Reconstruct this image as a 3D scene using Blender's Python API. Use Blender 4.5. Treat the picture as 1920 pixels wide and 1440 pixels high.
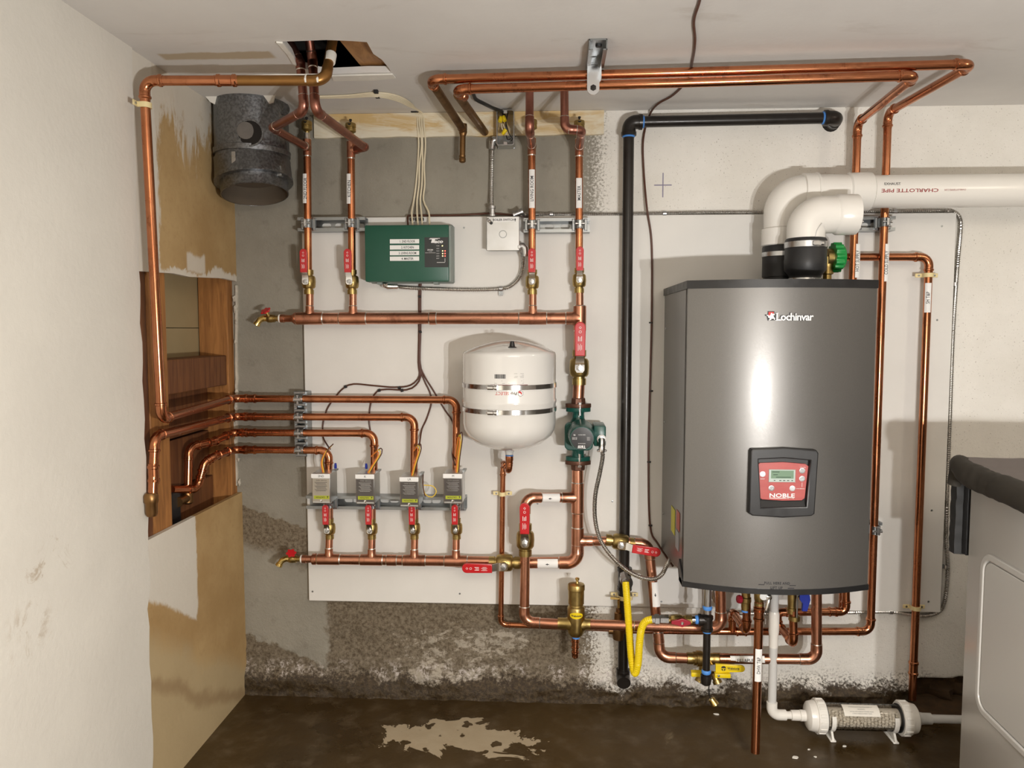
import bpy, bmesh, math, random
from mathutils import Vector as V, Matrix, noise
random.seed(7)
S = bpy.context.scene
for o in list(bpy.data.objects): bpy.data.objects.remove(o)
COL = S.collection
# ------------------------------------------------------------------ camera, world, lights, exposure
YAW, PIT, F, D, H = .0524, .071, 1442.0, 2.35, 1.165     # real camera: 2.35 m from the wall, 1.165 m high
FW = V((-math.sin(YAW)*math.cos(PIT), math.cos(YAW)*math.cos(PIT), -math.sin(PIT)))
RT = V((math.cos(YAW), math.sin(YAW), 0)); UP = RT.cross(FW)
CAM = V((0, -D, H))
cd = bpy.data.cameras.new('camera'); cam = bpy.data.objects.new('camera', cd); COL.objects.link(cam)
cd.sensor_fit = 'HORIZONTAL'; cd.sensor_width = 36; cd.lens = 36*F/1920; cd.clip_start = .02
cam.matrix_world = Matrix(((RT.x, UP.x, -FW.x, CAM.x), (RT.y, UP.y, -FW.y, CAM.y), (RT.z, UP.z, -FW.z, CAM.z), (0, 0, 0, 1)))
S.camera = cam
w = bpy.data.worlds.new('world'); S.world = w; w.use_nodes = True
w.node_tree.nodes['Background'].inputs[0].default_value = (1, .93, .82, 1)
w.node_tree.nodes['Background'].inputs[1].default_value = .07
S.view_settings.view_transform = 'Standard'; S.view_settings.look = 'None'
S.view_settings.exposure = -0.02; S.view_settings.gamma = 1.0; S.view_settings.use_curve_mapping = False
def lamp(name, kind, loc, power, col, size, rot=None, sy=None):
    l = bpy.data.lights.new(name, kind); l.energy = power; l.color = col
    if kind == 'AREA':
        l.size = size
        if sy: l.shape = 'RECTANGLE'; l.size_y = sy
    else: l.shadow_soft_size = size
    o = bpy.data.objects.new(name, l); o.location = loc; COL.objects.link(o)
    if rot: o.rotation_euler = rot
    return o
WORK = (1, .972, .935)
lamp('work_light', 'POINT', (.53, -2.36, .86), 56, WORK, .018)      # twin-bulb work light standing right of the photographer
lamp('work_light', 'POINT', (.68, -2.36, .865), 56, WORK, .018)
lamp('fill_light', 'AREA', (.5, -3.1, 1.80), 44, (1, .83, .62), 1.3, (0, 0, 0))   # added soft warm fill behind the camera, no fixture seen there
lamp('ceiling_bulb', 'POINT', (1.62, -1.05, 1.70), 4.5, (1, .86, .68), .05)          # bare bulb by the right wall

# ------------------------------------------------------------------ pixel ray -> metric point at a real depth
def ray(u, v): return FW + RT*((u-960)/F) + UP*((720-v)/F)
def P(u, v, d):
    r = ray(u, v); return CAM + r*((D-d)/r.y)          # d = metres in front of the back wall
def PX(u, v, x):
    r = ray(u, v); return CAM + r*(x/r.x)
def PZ(u, v, z):
    r = ray(u, v); return CAM + r*((z-H)/r.z)
X, Y, Z = V((1, 0, 0)), V((0, 1, 0)), V((0, 0, 1))

# ------------------------------------------------------------------ materials
MATS = {}; XLW = -.977
class G:
    def __init__(s, name):
        s.m = bpy.data.materials.new(name); s.m.use_nodes = True; s.t = s.m.node_tree
        s.b = s.t.nodes['Principled BSDF']; MATS[name] = s.m
        s._c = None
    def n(s, kind, **k):
        nd = s.t.nodes.new(kind)
        for a, b in k.items(): setattr(nd, a, b)
        return nd
    def set(s, sock, val):
        if hasattr(val, 'is_output') or isinstance(val, bpy.types.NodeSocket): s.t.links.new(val, sock)
        else:
            if isinstance(val, (tuple, list)) and len(val) == 3 and sock.type == 'RGBA': val = (*val, 1)
            sock.default_value = val
    def co(s):
        if not s._c: s._c = s.n('ShaderNodeTexCoord').outputs['Object']
        return s._c
    def xyz(s):
        q = s.n('ShaderNodeSeparateXYZ'); s.set(q.inputs[0], s.co()); return q.outputs
    def noise(s, sc, det=4, rough=.55, stretch=None, out=0, dist=0):
        q = s.n('ShaderNodeTexNoise'); q.inputs['Scale'].default_value = sc; q.inputs['Detail'].default_value = det
        q.inputs['Roughness'].default_value = rough; q.inputs['Distortion'].default_value = dist
        c = s.co()
        if stretch:
            mp = s.n('ShaderNodeMapping'); s.set(mp.inputs[0], c); mp.inputs['Scale'].default_value = stretch; c = mp.outputs[0]
        s.set(q.inputs['Vector'], c); return q.outputs[out]
    def ma(s, op, a, b=0.0, c=None, clamp=False):
        q = s.n('ShaderNodeMath', operation=op); q.use_clamp = clamp
        s.set(q.inputs[0], a); s.set(q.inputs[1], b)
        if c is not None: s.set(q.inputs[2], c)
        return q.outputs[0]
    def mr(s, x, a, b, c=0.0, d=1.0):
        q = s.n('ShaderNodeMapRange', interpolation_type='SMOOTHSTEP')
        for i, vv in enumerate((x, a, b, c, d)): s.set(q.inputs[i], vv)
        return q.outputs[0]
    def mix(s, f, a, b):
        q = s.n('ShaderNodeMix', data_type='RGBA'); s.set(q.inputs[0], f); s.set(q.inputs[6], a); s.set(q.inputs[7], b); return q.outputs[2]
    def box(s, x, z, x0, x1, z0, z1, e=.01):   # soft rectangle mask
        a = s.ma('MULTIPLY', s.mr(x, x0-e, x0+e), s.mr(x, x1+e, x1-e))
        b = s.ma('MULTIPLY', s.mr(z, z0-e, z0+e), s.mr(z, z1+e, z1-e))
        return s.ma('MULTIPLY', a, b)
    def bump(s, h, st=.3, dist=.01):
        q = s.n('ShaderNodeBump'); q.inputs['Strength'].default_value = st; q.inputs['Distance'].default_value = dist
        s.set(q.inputs['Height'], h); s.set(s.b.inputs['Normal'], q.outputs[0])
    def fin(s, col=None, rough=None, metal=None, **k):
        if col is not None: s.set(s.b.inputs['Base Color'], col)
        if rough is not None: s.set(s.b.inputs['Roughness'], rough)
        if metal is not None: s.set(s.b.inputs['Metallic'], metal)
        for a, b in k.items(): s.set(s.b.inputs[a.replace('_', ' ')], b)
        return s.m
def simple(name, col, rough=.5, metal=0., var=.12, sc=30, **k):
    g = G(name); nz = g.noise(sc, 3)
    lo = tuple(c*(1-var) for c in col); hi = tuple(min(1, c*(1+var)) for c in col)
    g.fin(g.mix(nz, lo, hi), (g.mr(nz, .3, .7, max(0.02, rough-.05), min(1, rough+.05)) if var > .08 else rough), metal, **k); return g.m
def copper(name, a, b, dark, rough, amt):
    g = G(name); n1 = g.noise(9, 4, .6); n2 = g.noise(28, 5, .65, (1, 1, .5)); n3 = g.noise(90, 2)
    c = g.mix(g.mr(n1, .3, .7), a, b)
    c = g.mix(g.ma('MULTIPLY', g.mr(n2, .52, .72), amt), c, dark)
    g.fin(c, g.ma('ADD', g.mr(n1, .3, .7, rough-.05, rough+.07), g.mr(n2, .5, .75, 0, .12)), 1.0)
    return g.m
COP = copper('bright_copper', (.60, .25, .125), (.45, .165, .075), (.19, .065, .03), .21, .65)
COPD = copper('soldered_copper', (.62, .30, .195), (.50, .22, .135), (.18, .075, .045), .30, .65)
COPO = copper('aged_copper', (.30, .17, .07), (.22, .12, .05), (.10, .07, .04), .42, .6)
COPP = copper('purple_copper', (.42, .19, .14), (.34, .14, .10), (.18, .07, .06), .36, .5)
TIN = simple('tin_solder', (.72, .68, .62), .3, 1.)
BRASS = simple('cast_brass', (.42, .305, .115), .36, 1., .25, 60)
BRASSY = simple('bright_brass', (.72, .54, .20), .27, 1., .12, 40)
STEEL = simple('zinc_steel', (.55, .56, .57), .3, 1., .12, 25)
STEELD = simple('strut_steel', (.36, .38, .39), .36, 1., .15, 25)
CHROME = simple('chrome', (.80, .80, .80), .14, 1., .05)
WHITEM = simple('white_paper', (.86, .86, .85), .5, 0, .03)
INK = simple('black_ink', (.02, .02, .025), .6)
WINK = simple('white_ink', (.85, .85, .85), .5, 0, .02)
RINK = simple('red_ink', (.55, .03, .03), .6)
RED = simple('red_vinyl', (.52, .010, .016), .33, 0, .1, 40, Coat_Weight=.3)
DRED = simple('dark_red_paint', (.32, .012, .03), .35)
YEL = simple('yellow_plastic', (.82, .62, .01), .35, 0, .06)
BLACK = simple('black_plastic', (.013, .013, .014), .38, 0, .2)
RUBB = simple('black_rubber', (.016, .016, .017), .5, 0, .2)
IRON = simple('black_iron', (.016, .013, .011), .33, .15, .4, 40)
BLUE = simple('blue_thread_sealant', (.08, .28, .75), .6, 0, .2)
BLUEP = simple('blue_handle', (.012, .03, .30), .35)
GREEN = simple('green_enamel', (.011, .088, .055), .38, 0, .06)
PGREEN = simple('pump_green', (.008, .075, .06), .3, 0, .12, 20)
GCAP = simple('green_plastic', (.01, .27, .055), .4)
PVC = simple('white_pvc', (.82, .80, .755), .26, 0, .004)
PVCG = simple('grey_pvc', (.62, .62, .61), .34, 0, .04)
CREAM = simple('cream_plastic', (.78, .66, .36), .42, 0, .08)
ENAM = simple('white_enamel', (.75, .74, .715), .13, 0, .015, 5, Coat_Weight=.5)
DRY = simple('dryer_enamel', (.52, .51, .49), .25, 0, .02, 4)
GREY = simple('grey_case', (.25, .29, .27), .5)
CABW = simple('cream_cable', (.76, .68, .50), .5, 0, .08)
CABB = simple('brown_cable', (.085, .028, .014), .45)
CABK = simple('black_cable', (.015, .015, .016), .45)
ORNG = simple('orange_wire', (.75, .20, .02), .45)
YWIRE = simple('yellow_wire', (.75, .52, .06), .45)
FLUX = simple('white_flux', (.82, .80, .74), .7, 0, .1, 60)
ALU = simple('aluminium_cover', (.62, .63, .63), .36, .95, .14, 18)
DGREY = simple('dark_label', (.10, .09, .085), .35, .3, .1, 30)
LIME = simple('lime_label', (.42, .46, .03), .45, 0, .08)
CAST = simple('cast_iron_flange', (.12, .055, .035), .45, .6, .3, 50)
BLANK = simple('quilted_blanket', (.028, .0235, .017), .75, 0, .4, 22)
BLANKG = simple('grey_blanket_lining', (.17, .15, .145), .85, 0, .2, 25)
DARK = simple('cavity_dark', (.012, .009, .007), .9)  # near-black that stands in for the shade inside holes and cavities
g = G('led_red'); g.fin((.9, .1, .08), .4); g.set(g.b.inputs['Emission Color'], (1, .06, .04)); g.b.inputs['Emission Strength'].default_value = 6; LEDR = g.m
g = G('led_amber'); g.fin((.9, .5, .1), .4); g.set(g.b.inputs['Emission Color'], (1, .75, .2)); g.b.inputs['Emission Strength'].default_value = 6; LEDA = g.m
g = G('lcd'); g.fin((.16, .24, .17), .2); g.set(g.b.inputs['Emission Color'], (.12, .22, .14)); g.b.inputs['Emission Strength'].default_value = .25; LCD = g.m
# boiler paint: metallic flake grey
g = G('metallic_grey_paint'); fl = g.noise(1500, 1, .4); big = g.noise(6, 2)
g.fin(g.mix(fl, (.112, .108, .103), (.205, .199, .19)), g.mr(fl, .3, .7, .31, .47), .6, Coat_Weight=.3, Coat_Roughness=.14); g.bump(fl, .035, .0006); BOIL = g.m
g = G('red_panel'); g.fin(g.mix(g.noise(14, 4, .6, (1, 1, 4)), (.36, .06, .06), (.5, .13, .12)), .3); RPAN = g.m
# galvanised duct
g = G('galvanised_duct'); a = g.noise(150, 2, .6); b = g.noise(17, 6, .75)
c = g.mix(g.mr(a, .35, .65), (.17, .175, .185), (.27, .28, .29)); c = g.mix(g.mr(b, .68, .71), c, (.75, .74, .70))
g.fin(c, g.mr(a, .3, .7, .28, .5), g.mr(b, .66, .68, .95, 0)); g.bump(g.noise(20, 3), .15, .006); DUCT = g.m
def wood(name, lo, hi, stretch):
    g = G(name); n1 = g.noise(6, 5, .6, stretch, dist=1.2); n2 = g.noise(2.5, 2)
    g.fin(g.mix(g.mr(n1, .3, .7), lo, hi), .6); g.bump(n1, .15, .003); return g.m
WOODV = wood('stud_wood', (.24, .098, .026), (.42, .185, .052), (9, 9, .8))  # both stud woods darkened to carry the shade inside the wall opening
WOODR = wood('red_stud_wood', (.11, .038, .014), (.20, .078, .026), (9, 9, .7))
WOODH = wood('joist_wood', (.26, .12, .04), (.44, .23, .085), (6, 1, 8))
g = G('tan_backing'); g.fin(g.mix(g.noise(5, 3), (.30, .225, .11), (.40, .31, .17)), .8); TAN = g.m  # tan darkened too, for the blocked light inside the opening
# floor: damp brown concrete with dry patches
g = G('damp_concrete'); x, y, z = g.xyz(); n1 = g.noise(2.2, 6, .6); n2 = g.noise(16, 5, .6); n3 = g.noise(5.5, 5, .62, dist=.8)
c = g.mix(g.mr(n1, .3, .7), (.040, .023, .007), (.076, .047, .017))
c = g.mix(g.mr(n2, .45, .8), c, (.105, .075, .042))
pc = PZ(850, 1385, 0); dx = g.ma('DIVIDE', g.ma('SUBTRACT', x, pc.x), .205); dy = g.ma('DIVIDE', g.ma('SUBTRACT', y, pc.y), .085)
el = g.ma('SQRT', g.ma('ADD', g.ma('MULTIPLY', dx, dx), g.ma('MULTIPLY', dy, dy)))
el = g.ma('ADD', el, g.ma('MULTIPLY', g.ma('SUBTRACT', n3, .5), 4.2))
dryp = g.ma('MULTIPLY', g.mr(el, .84, .78), g.mr(g.noise(21, 2, .4), .64, .61))
pq = PZ(1290, 1385, 0); dx2 = g.ma('DIVIDE', g.ma('SUBTRACT', x, pq.x), .12); dy2 = g.ma('DIVIDE', g.ma('SUBTRACT', y, pq.y), .07)
e2 = g.ma('ADD', g.ma('SQRT', g.ma('ADD', g.ma('MULTIPLY', dx2, dx2), g.ma('MULTIPLY', dy2, dy2))), g.ma('MULTIPLY', g.ma('SUBTRACT', n3, .5), 5.5))
c = g.mix(dryp, c, g.mix(n2, (.36, .29, .19), (.46, .39, .28)))
c = g.mix(g.ma('MULTIPLY', g.mr(e2, .6, .3), .6), c, (.22, .175, .11))
rf = g.ma('MAXIMUM', g.mr(n1, .35, .65, .24, .5), g.ma('MULTIPLY', dryp, .75))
g.fin(c, rf, Specular_IOR_Level=.32); g.bump(n2, .25, .006); FLOOR = g.m
# back wall: grey parge, rough damp band below, white paint right
g = G('basement_wall'); x, y, z = g.xyz()
n1 = g.noise(3, 6, .6); n2 = g.noise(22, 5, .65); n3 = g.noise(130, 3, .7); n4 = g.noise(7, 6, .7, dist=.6)
sp = g.noise(210, 2, .6)
par = g.mix(g.mr(n1, .3, .7), (.245, .228, .188), (.325, .305, .255)); par = g.mix(g.ma('MULTIPLY', g.mr(n2, .55, .75), .45), par, (.16, .145, .12))
wht = g.mix(g.mr(n1, .3, .7), (.76, .735, .68), (.85, .83, .785)); wht = g.mix(g.ma('MULTIPLY', g.mr(n4, .6, .8), .3), wht, (.56, .54, .53))
dots = g.ma('MULTIPLY', g.mr(sp, .66, .70), .7); wht = g.mix(dots, wht, (.30, .27, .23))
ed = g.ma('ADD', x, g.ma('MULTIPLY', g.ma('SUBTRACT', n3, .5), .22)); ed = g.ma('ADD', ed, g.ma('MULTIPLY', g.ma('SUBTRACT', n1, .5), .05))
low = g.ma('ADD', z, g.ma('MULTIPLY', g.ma('SUBTRACT', n4, .5), .16))
n5 = g.noise(95, 8, .74); n6 = g.noise(40, 10, .78, (.75, 1, 1.25), dist=.3)
rough = g.mix(g.mr(n5, .33, .66), (.085, .060, .034), (.235, .195, .14)); rough = g.mix(g.ma('MULTIPLY', g.mr(n4, .5, .7), .35), rough, (.19, .165, .13))
efm = g.ma('ADD', g.ma('MULTIPLY', n6, .75), g.ma('MULTIPLY', n4, .55)); efr = g.ma('MULTIPLY', g.mr(x, -.62, -.40), g.mr(x, .02, -.16))
efr = g.ma('MULTIPLY', efr, g.mr(low, .31, .20)); thr = g.ma('SUBTRACT', .80, g.ma('MULTIPLY', efr, .17))
eff = g.mr(efm, thr, g.ma('ADD', thr, .09)); rough = g.mix(g.ma('MULTIPLY', eff, .62), rough, (.54, .49, .41))
rmask = g.mr(g.ma('ADD', z, g.ma('MULTIPLY', g.ma('SUBTRACT', n5, .5), .09)), .325, .315)
fine = g.ma('MULTIPLY', g.ma('SUBTRACT', n2, .5), .07)
tz_ = g.ma('ADD', g.ma('SUBTRACT', z, g.ma('SUBTRACT', .19, g.ma('MULTIPLY', g.ma('ADD', x, .965), .42))), fine)
keep = g.ma('MULTIPLY', g.mr(g.ma('ADD', x, fine), -.705, -.72), g.mr(tz_, -.004, .006))     # smooth parge tongue in the corner
dz_ = g.ma('ADD', g.ma('ADD', z, g.ma('MULTIPLY', g.ma('ADD', x, .965), .36)), fine)
rough2 = g.ma('MULTIPLY', g.ma('MULTIPLY', g.mr(dz_, .612, .602), g.mr(dz_, .46, .51)), g.mr(x, -.74, -.765))
left = g.mix(g.ma('MAXIMUM', g.ma('MULTIPLY', rmask, g.ma('SUBTRACT', 1.0, keep)), rough2), par, rough)
c = g.mix(g.mr(ed, .10, .16), left, wht)
# soot speckle low on the white paint, then the wet footing
lowx = g.ma('ADD', low, g.ma('MULTIPLY', g.mr(x, .15, .5), .07)); lowd = g.ma('MULTIPLY', g.mr(lowx, .22, .07), g.mr(n3, .46, .66)); c = g.mix(g.ma('MULTIPLY', lowd, g.mr(x, .1, .2)), c, (.15, .115, .075))
blk = g.ma('MULTIPLY', g.ma('MULTIPLY', g.mr(low, .12, .06), g.mr(n3, .5, .6)), g.mr(x, .6, .8)); c = g.mix(blk, c, (.05, .045, .035))
white_line = g.ma('MULTIPLY', g.mr(g.ma('ABSOLUTE', g.ma('SUBTRACT', low, .095)), .03, .008), g.mr(n2, .40, .55)); white_line = g.ma('MULTIPLY', white_line, g.mr(n5, .47, .56)); white_line = g.ma('MULTIPLY', white_line, g.mr(n4, .44, .56)); c = g.mix(g.ma('MULTIPLY', white_line, .85), c, (.62, .57, .55))
wetl = g.ma('ADD', z, g.ma('ADD', g.ma('MULTIPLY', g.ma('SUBTRACT', n4, .5), .14), g.ma('MULTIPLY', g.ma('SUBTRACT', n5, .5), .10)))
c = g.mix(g.mr(wetl, .085, .055), c, g.mix(g.mr(n5, .4, .65), (.030, .017, .006), (.085, .057, .026)))
# blue pencil cross left by the plumber
cx, cz = P(1243, 347, 0).x, P(1243, 347, 0).z
crs = g.ma('MAXIMUM', g.box(x, z, cx-.026, cx+.026, cz-.0014, cz+.0014, .0012), g.box(x, z, cx-.0014, cx+.0014, cz-.036, cz+.036, .0012))
c = g.mix(g.ma('MULTIPLY', crs, .85), c, (.05, .035, .19))
g.fin(c, g.mr(low, .06, .2, .45, .85))
h = g.ma('ADD', g.ma('MULTIPLY', n3, .4), g.ma('ADD', n2, g.ma('MULTIPLY', n5, g.mr(z, .36, .30, 0, 1.6)))); g.bump(h, .45, .007); WALLM = g.m
# left wall: torn brown drywall paper with white skim remnants
g = G('torn_drywall'); x, y, z = g.xyz(); n1 = g.noise(4, 5, .6); n2 = g.noise(9, 6, .7, (1, 1, .45), dist=.8); n3 = g.noise(60, 3)
brn = g.mix(g.mr(n1, .3, .7), (.40, .255, .105), (.52, .36, .17)); brn = g.mix(g.ma('MULTIPLY', g.mr(n3, .5, .8), .3), brn, (.33, .20, .08))
wh = g.mix(n1, (.66, .62, .54), (.76, .72, .64))
top = g.ma('ADD', z, g.ma('MULTIPLY', g.ma('SUBTRACT', n2, .5), .7)); top = g.ma('SUBTRACT', top, g.ma('MULTIPLY', y, .12))
wm = g.ma('MULTIPLY', g.mr(top, 1.68, 1.76), .85)
pa_, pb_ = PX(350, 472, XLW), PX(385, 512, XLW); wm = g.ma('MAXIMUM', wm, g.ma('MULTIPLY', g.box(y, g.ma('ADD', z, g.ma('MULTIPLY', g.ma('SUBTRACT', n2, .5), .05)), pa_.y, pb_.y, pb_.z, pa_.z, .006), .8))
nb = g.ma('MULTIPLY', g.mr(z, 1.26, 1.30), g.mr(g.ma('ADD', y, g.ma('MULTIPLY', g.ma('SUBTRACT', n2, .5), .10)), -.455, -.47))
diag = g.ma('ADD', z, g.ma('MULTIPLY', y, .55)); diag = g.ma('ADD', diag, g.ma('MULTIPLY', g.ma('SUBTRACT', n2, .5), .05))
pt = g.ma('MULTIPLY', g.mr(diag, .185, .20), g.mr(g.ma('ADD', y, g.ma('MULTIPLY', g.ma('SUBTRACT', n2, .5), .05)), -.315, -.325)); pt = g.ma('MULTIPLY', pt, g.mr(z, .70, .68))
hz_ = g.ma('ADD', g.ma('ADD', z, g.ma('MULTIPLY', y, -.02)), g.ma('MULTIPLY', g.ma('SUBTRACT', n2, .5), .13)); wm = g.ma('MAXIMUM', wm, g.ma('MULTIPLY', g.ma('MULTIPLY', g.mr(hz_, 1.335, 1.325), g.mr(z, 1.295, 1.30)), .9))
c = g.mix(g.ma('MAXIMUM', g.ma('MAXIMUM', wm, nb), pt), brn, wh)
wet = g.ma('ADD', g.ma('SUBTRACT', z, g.ma('MULTIPLY', y, -.55)), g.ma('MULTIPLY', g.ma('SUBTRACT', n1, .5), .18))
c = g.mix(g.ma('MULTIPLY', g.mr(wet, .12, .05), .65), c, (.50, .41, .25)); c = g.mix(g.ma('MULTIPLY', g.box(wet, z, -.04, .0, -1, 2, .02), .5), c, (.24, .14, .06))
g.fin(c, .75); g.bump(g.ma('ADD', n2, g.ma('MULTIPLY', n3, .3)), .25, .006); LEFTM = g.m
def plaster(name, lo, hi, dirt, st=.2, thr=.72):
    g = G(name); n1 = g.noise(2.5, 5, .6); n2 = g.noise(60, 4, .6); n3 = g.noise(5, 6, .75, dist=1.0)
    c = g.mix(g.mr(n1, .3, .7), lo, hi); c = g.mix(g.ma('MULTIPLY', g.mr(n3, thr, thr+.08), .6), c, dirt)
    g.fin(c, .75); g.bump(n2, st, .004); return g.m
PLAS = plaster('white_plaster', (.72, .69, .62), (.78, .75, .68), (.50, .42, .32), .25, .74)
g = G('scuffed_plaster'); x, y, z = g.xyz(); n1 = g.noise(2.5, 5, .6); n2 = g.noise(60, 4, .6); n3 = g.noise(14, 6, .75, dist=1.0)
c = g.mix(g.mr(n1, .3, .7), (.70, .675, .615), (.76, .735, .67)); e_ = 0.0
for u0, v0, u1, v1 in ((40, 1025, 125, 1110), (15, 1160, 85, 1205), (180, 0, 240, 70)):
    a, b = PX(u0, v0, XLW), PX(u1, v1, XLW); e_ = g.ma('MAXIMUM', e_, g.box(y, z, min(a.y, b.y), max(a.y, b.y), min(a.z, b.z), max(a.z, b.z), .03))
c = g.mix(g.ma('MULTIPLY', g.ma('MULTIPLY', e_, g.mr(n3, .50, .62)), .65), c, (.42, .33, .23)); c = g.mix(g.ma('MULTIPLY', g.mr(n3, .74, .78), .7), c, (.40, .33, .26))
g.fin(c, .75); g.bump(n2, .25, .004); SCUFF = g.m
CHIP = simple('broken_plaster', (.56, .52, .44), .85, 0, .3, 70)
BARE = plaster('bare_concrete', (.13, .115, .095), (.18, .16, .135), (.08, .07, .06))
g = G('ceiling_paint'); x, y, z = g.xyz(); n1 = g.noise(2, 5, .6); n2 = g.noise(8, 6, .7, (.35, 1, 1), dist=.6); n3 = g.noise(70, 3)
c = g.mix(g.mr(n1, .3, .7), (.68, .66, .64), (.75, .735, .71)); c = g.mix(g.ma('MULTIPLY', g.mr(n2, .56, .72), .35), c, (.48, .43, .38))
tq, tr = PZ(290, 98, 1.813), PZ(515, 106, 1.813); tear = g.box(x, g.ma('ADD', y, g.ma('MULTIPLY', g.ma('SUBTRACT', n2, .5), .05)), tq.x, tr.x, -.535, -.49, .006)
c = g.mix(g.ma('MULTIPLY', tear, .8), c, (.48, .37, .22))
g.fin(c, .7); g.bump(n3, .12, .003); CEIL = g.m
BOARD = plaster('board_paint', (.72, .71, .68), (.77, .76, .73), (.60, .58, .54), .06, .76)
g = G('stained_sill'); n1 = g.noise(6, 6, .7, (.5, 1, 2.2), dist=.8); n2 = g.noise(20, 4)
c = g.mix(g.mr(n1, .42, .6), (.78, .72, .57), (.62, .44, .20)); c = g.mix(g.ma('MULTIPLY', g.mr(n2, .6, .75), .5), c, (.80, .76, .66))
g.fin(c, .6); g.bump(n1, .2, .004); SILL = g.m
g = G('clear_acrylic'); tb = g.n('ShaderNodeBsdfTransparent'); tb.inputs[0].default_value = (.90, .90, .89, 1)
gl = g.n('ShaderNodeBsdfGlossy'); gl.inputs['Roughness'].default_value = .08
mx = g.n('ShaderNodeMixShader'); fr = g.n('ShaderNodeFresnel'); fr.inputs[0].default_value = 1.45
g.t.links.new(fr.outputs[0], mx.inputs[0]); g.t.links.new(tb.outputs[0], mx.inputs[1]); g.t.links.new(gl.outputs[0], mx.inputs[2])
g.t.links.new(mx.outputs[0], g.t.nodes['Material Output'].inputs[0]); CLEAR = g.m
BEAD = simple('calcite_bead', (.60, .54, .45), .7, 0, .25, 120)
DIRT = simple('dark_soil', (.075, .042, .018), .8, 0, .7, 45)

# ------------------------------------------------------------------ geometry helpers
def perp(t):
    a = Z if abs(t.z) < .9 else X
    n = t.cross(a).normalized(); return n, t.cross(n).normalized()
class MB:
    def __init__(s): s.v = []; s.f = []; s.m = []
    def add(s, vs, fs, mi=0):
        b = len(s.v); s.v += [V(p) for p in vs]
        for f in fs: s.f.append(tuple(b+i for i in f)); s.m.append(mi)
        return s
    def tube(s, path, r, seg=18, cap=True, mi=0):
        path = [V(p) for p in path]; n = len(path)
        rs = list(r) if isinstance(r, (list, tuple)) else [r]*n
        T = []
        for i in range(n):
            a = path[max(0, i-1)]; b = path[min(n-1, i+1)]; t = b-a
            k = 1
            while t.length < 1e-9 and k < n:
                a = path[max(0, i-1-k)]; b = path[min(n-1, i+1+k)]; t = b-a; k += 1
            T.append(t.normalized())
        N, _ = perp(T[0]); vs = []
        for i in range(n):
            N = (N - T[i]*N.dot(T[i])).normalized(); B = T[i].cross(N)
            for j in range(seg):
                a = 2*math.pi*j/seg; vs.append(path[i] + (N*math.cos(a)+B*math.sin(a))*rs[i])
        fs = [(i*seg+j, i*seg+(j+1) % seg, (i+1)*seg+(j+1) % seg, (i+1)*seg+j) for i in range(n-1) for j in range(seg)]
        if cap: fs += [tuple(range(seg))[::-1], tuple((n-1)*seg+j for j in range(seg))]
        return s.add(vs, fs, mi)
    def lathe(s, a, ax, prof, seg=24, mi=0, cap=True):        # prof: (distance along axis, radius)
        a = V(a); ax = V(ax).normalized(); N, B = perp(ax); vs = []
        for t, r in prof:
            for j in range(seg):
                q = 2*math.pi*(j+.5)/seg; vs.append(a+ax*t+(N*math.cos(q)+B*math.sin(q))*max(r, 1e-5))
        n = len(prof)
        fs = [(i*seg+j, i*seg+(j+1) % seg, (i+1)*seg+(j+1) % seg, (i+1)*seg+j) for i in range(n-1) for j in range(seg)]
        if cap: fs += [tuple(range(seg))[::-1], tuple((n-1)*seg+j for j in range(seg))]
        return s.add(vs, fs, mi)
    def box(s, a, b, bev=0., seg=2, mi=0, fn=None):
        a, b = V(a), V(b); bm = bmesh.new(); bmesh.ops.create_cube(bm, size=1)
        c = (a+b)/2; d = b-a
        for q in bm.verts: q.co = V((q.co.x*d.x, q.co.y*d.y, q.co.z*d.z))+c
        if bev: bmesh.ops.bevel(bm, geom=bm.edges[:], offset=bev, segments=seg, affect='EDGES', profile=.5)
        s.bm(bm, mi, fn); return s
    def bm(s, bm, mi=0, fn=None):
        bm.verts.index_update()
        s.add([fn(q.co) if fn else q.co.copy() for q in bm.verts], [[q.index for q in f.verts] for f in bm.faces], mi); bm.free()
    def prism(s, pts, o, ex, ey, ez, mi=0):                   # polygon in ex/ey extruded along ez (a vector)
        n = len(pts); o = V(o); vs = [o+ex*p[0]+ey*p[1] for p in pts]; vs += [q+ez for q in vs]
        fs = [tuple(range(n))[::-1], tuple(range(n, 2*n))]+[(i, (i+1) % n, n+(i+1) % n, n+i) for i in range(n)]
        return s.add(vs, fs, mi)
    def grid(s, rows, mi=0, closed=False):
        n, m = len(rows), len(rows[0]); vs = [p for r in rows for p in r]
        fs = [(i*m+j, i*m+j+1, (i+1)*m+j+1, (i+1)*m+j) for i in range(n-1) for j in range(m-1)]
        return s.add(vs, fs, mi)
    def plate(s, outline, holes, o, ex, ey, ez, th, mi=0, bev=0.):   # flat plate with holes, thickness th centred on o
        c = bpy.data.curves.new('t', 'CURVE'); c.dimensions = '2D'; c.fill_mode = 'BOTH'; c.extrude = th/2
        if bev: c.bevel_depth = bev; c.bevel_resolution = 1
        for pl in [outline]+list(holes):
            sp = c.splines.new('POLY'); sp.points.add(len(pl)-1); sp.use_cyclic_u = True
            for q, p in zip(sp.points, pl): q.co = (p[0], p[1], 0, 1)
        vs, fs = curve_mesh(c); o = V(o)
        return s.add([o+ex*p.x+ey*p.y+ez*p.z for p in vs], fs, mi)
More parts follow.
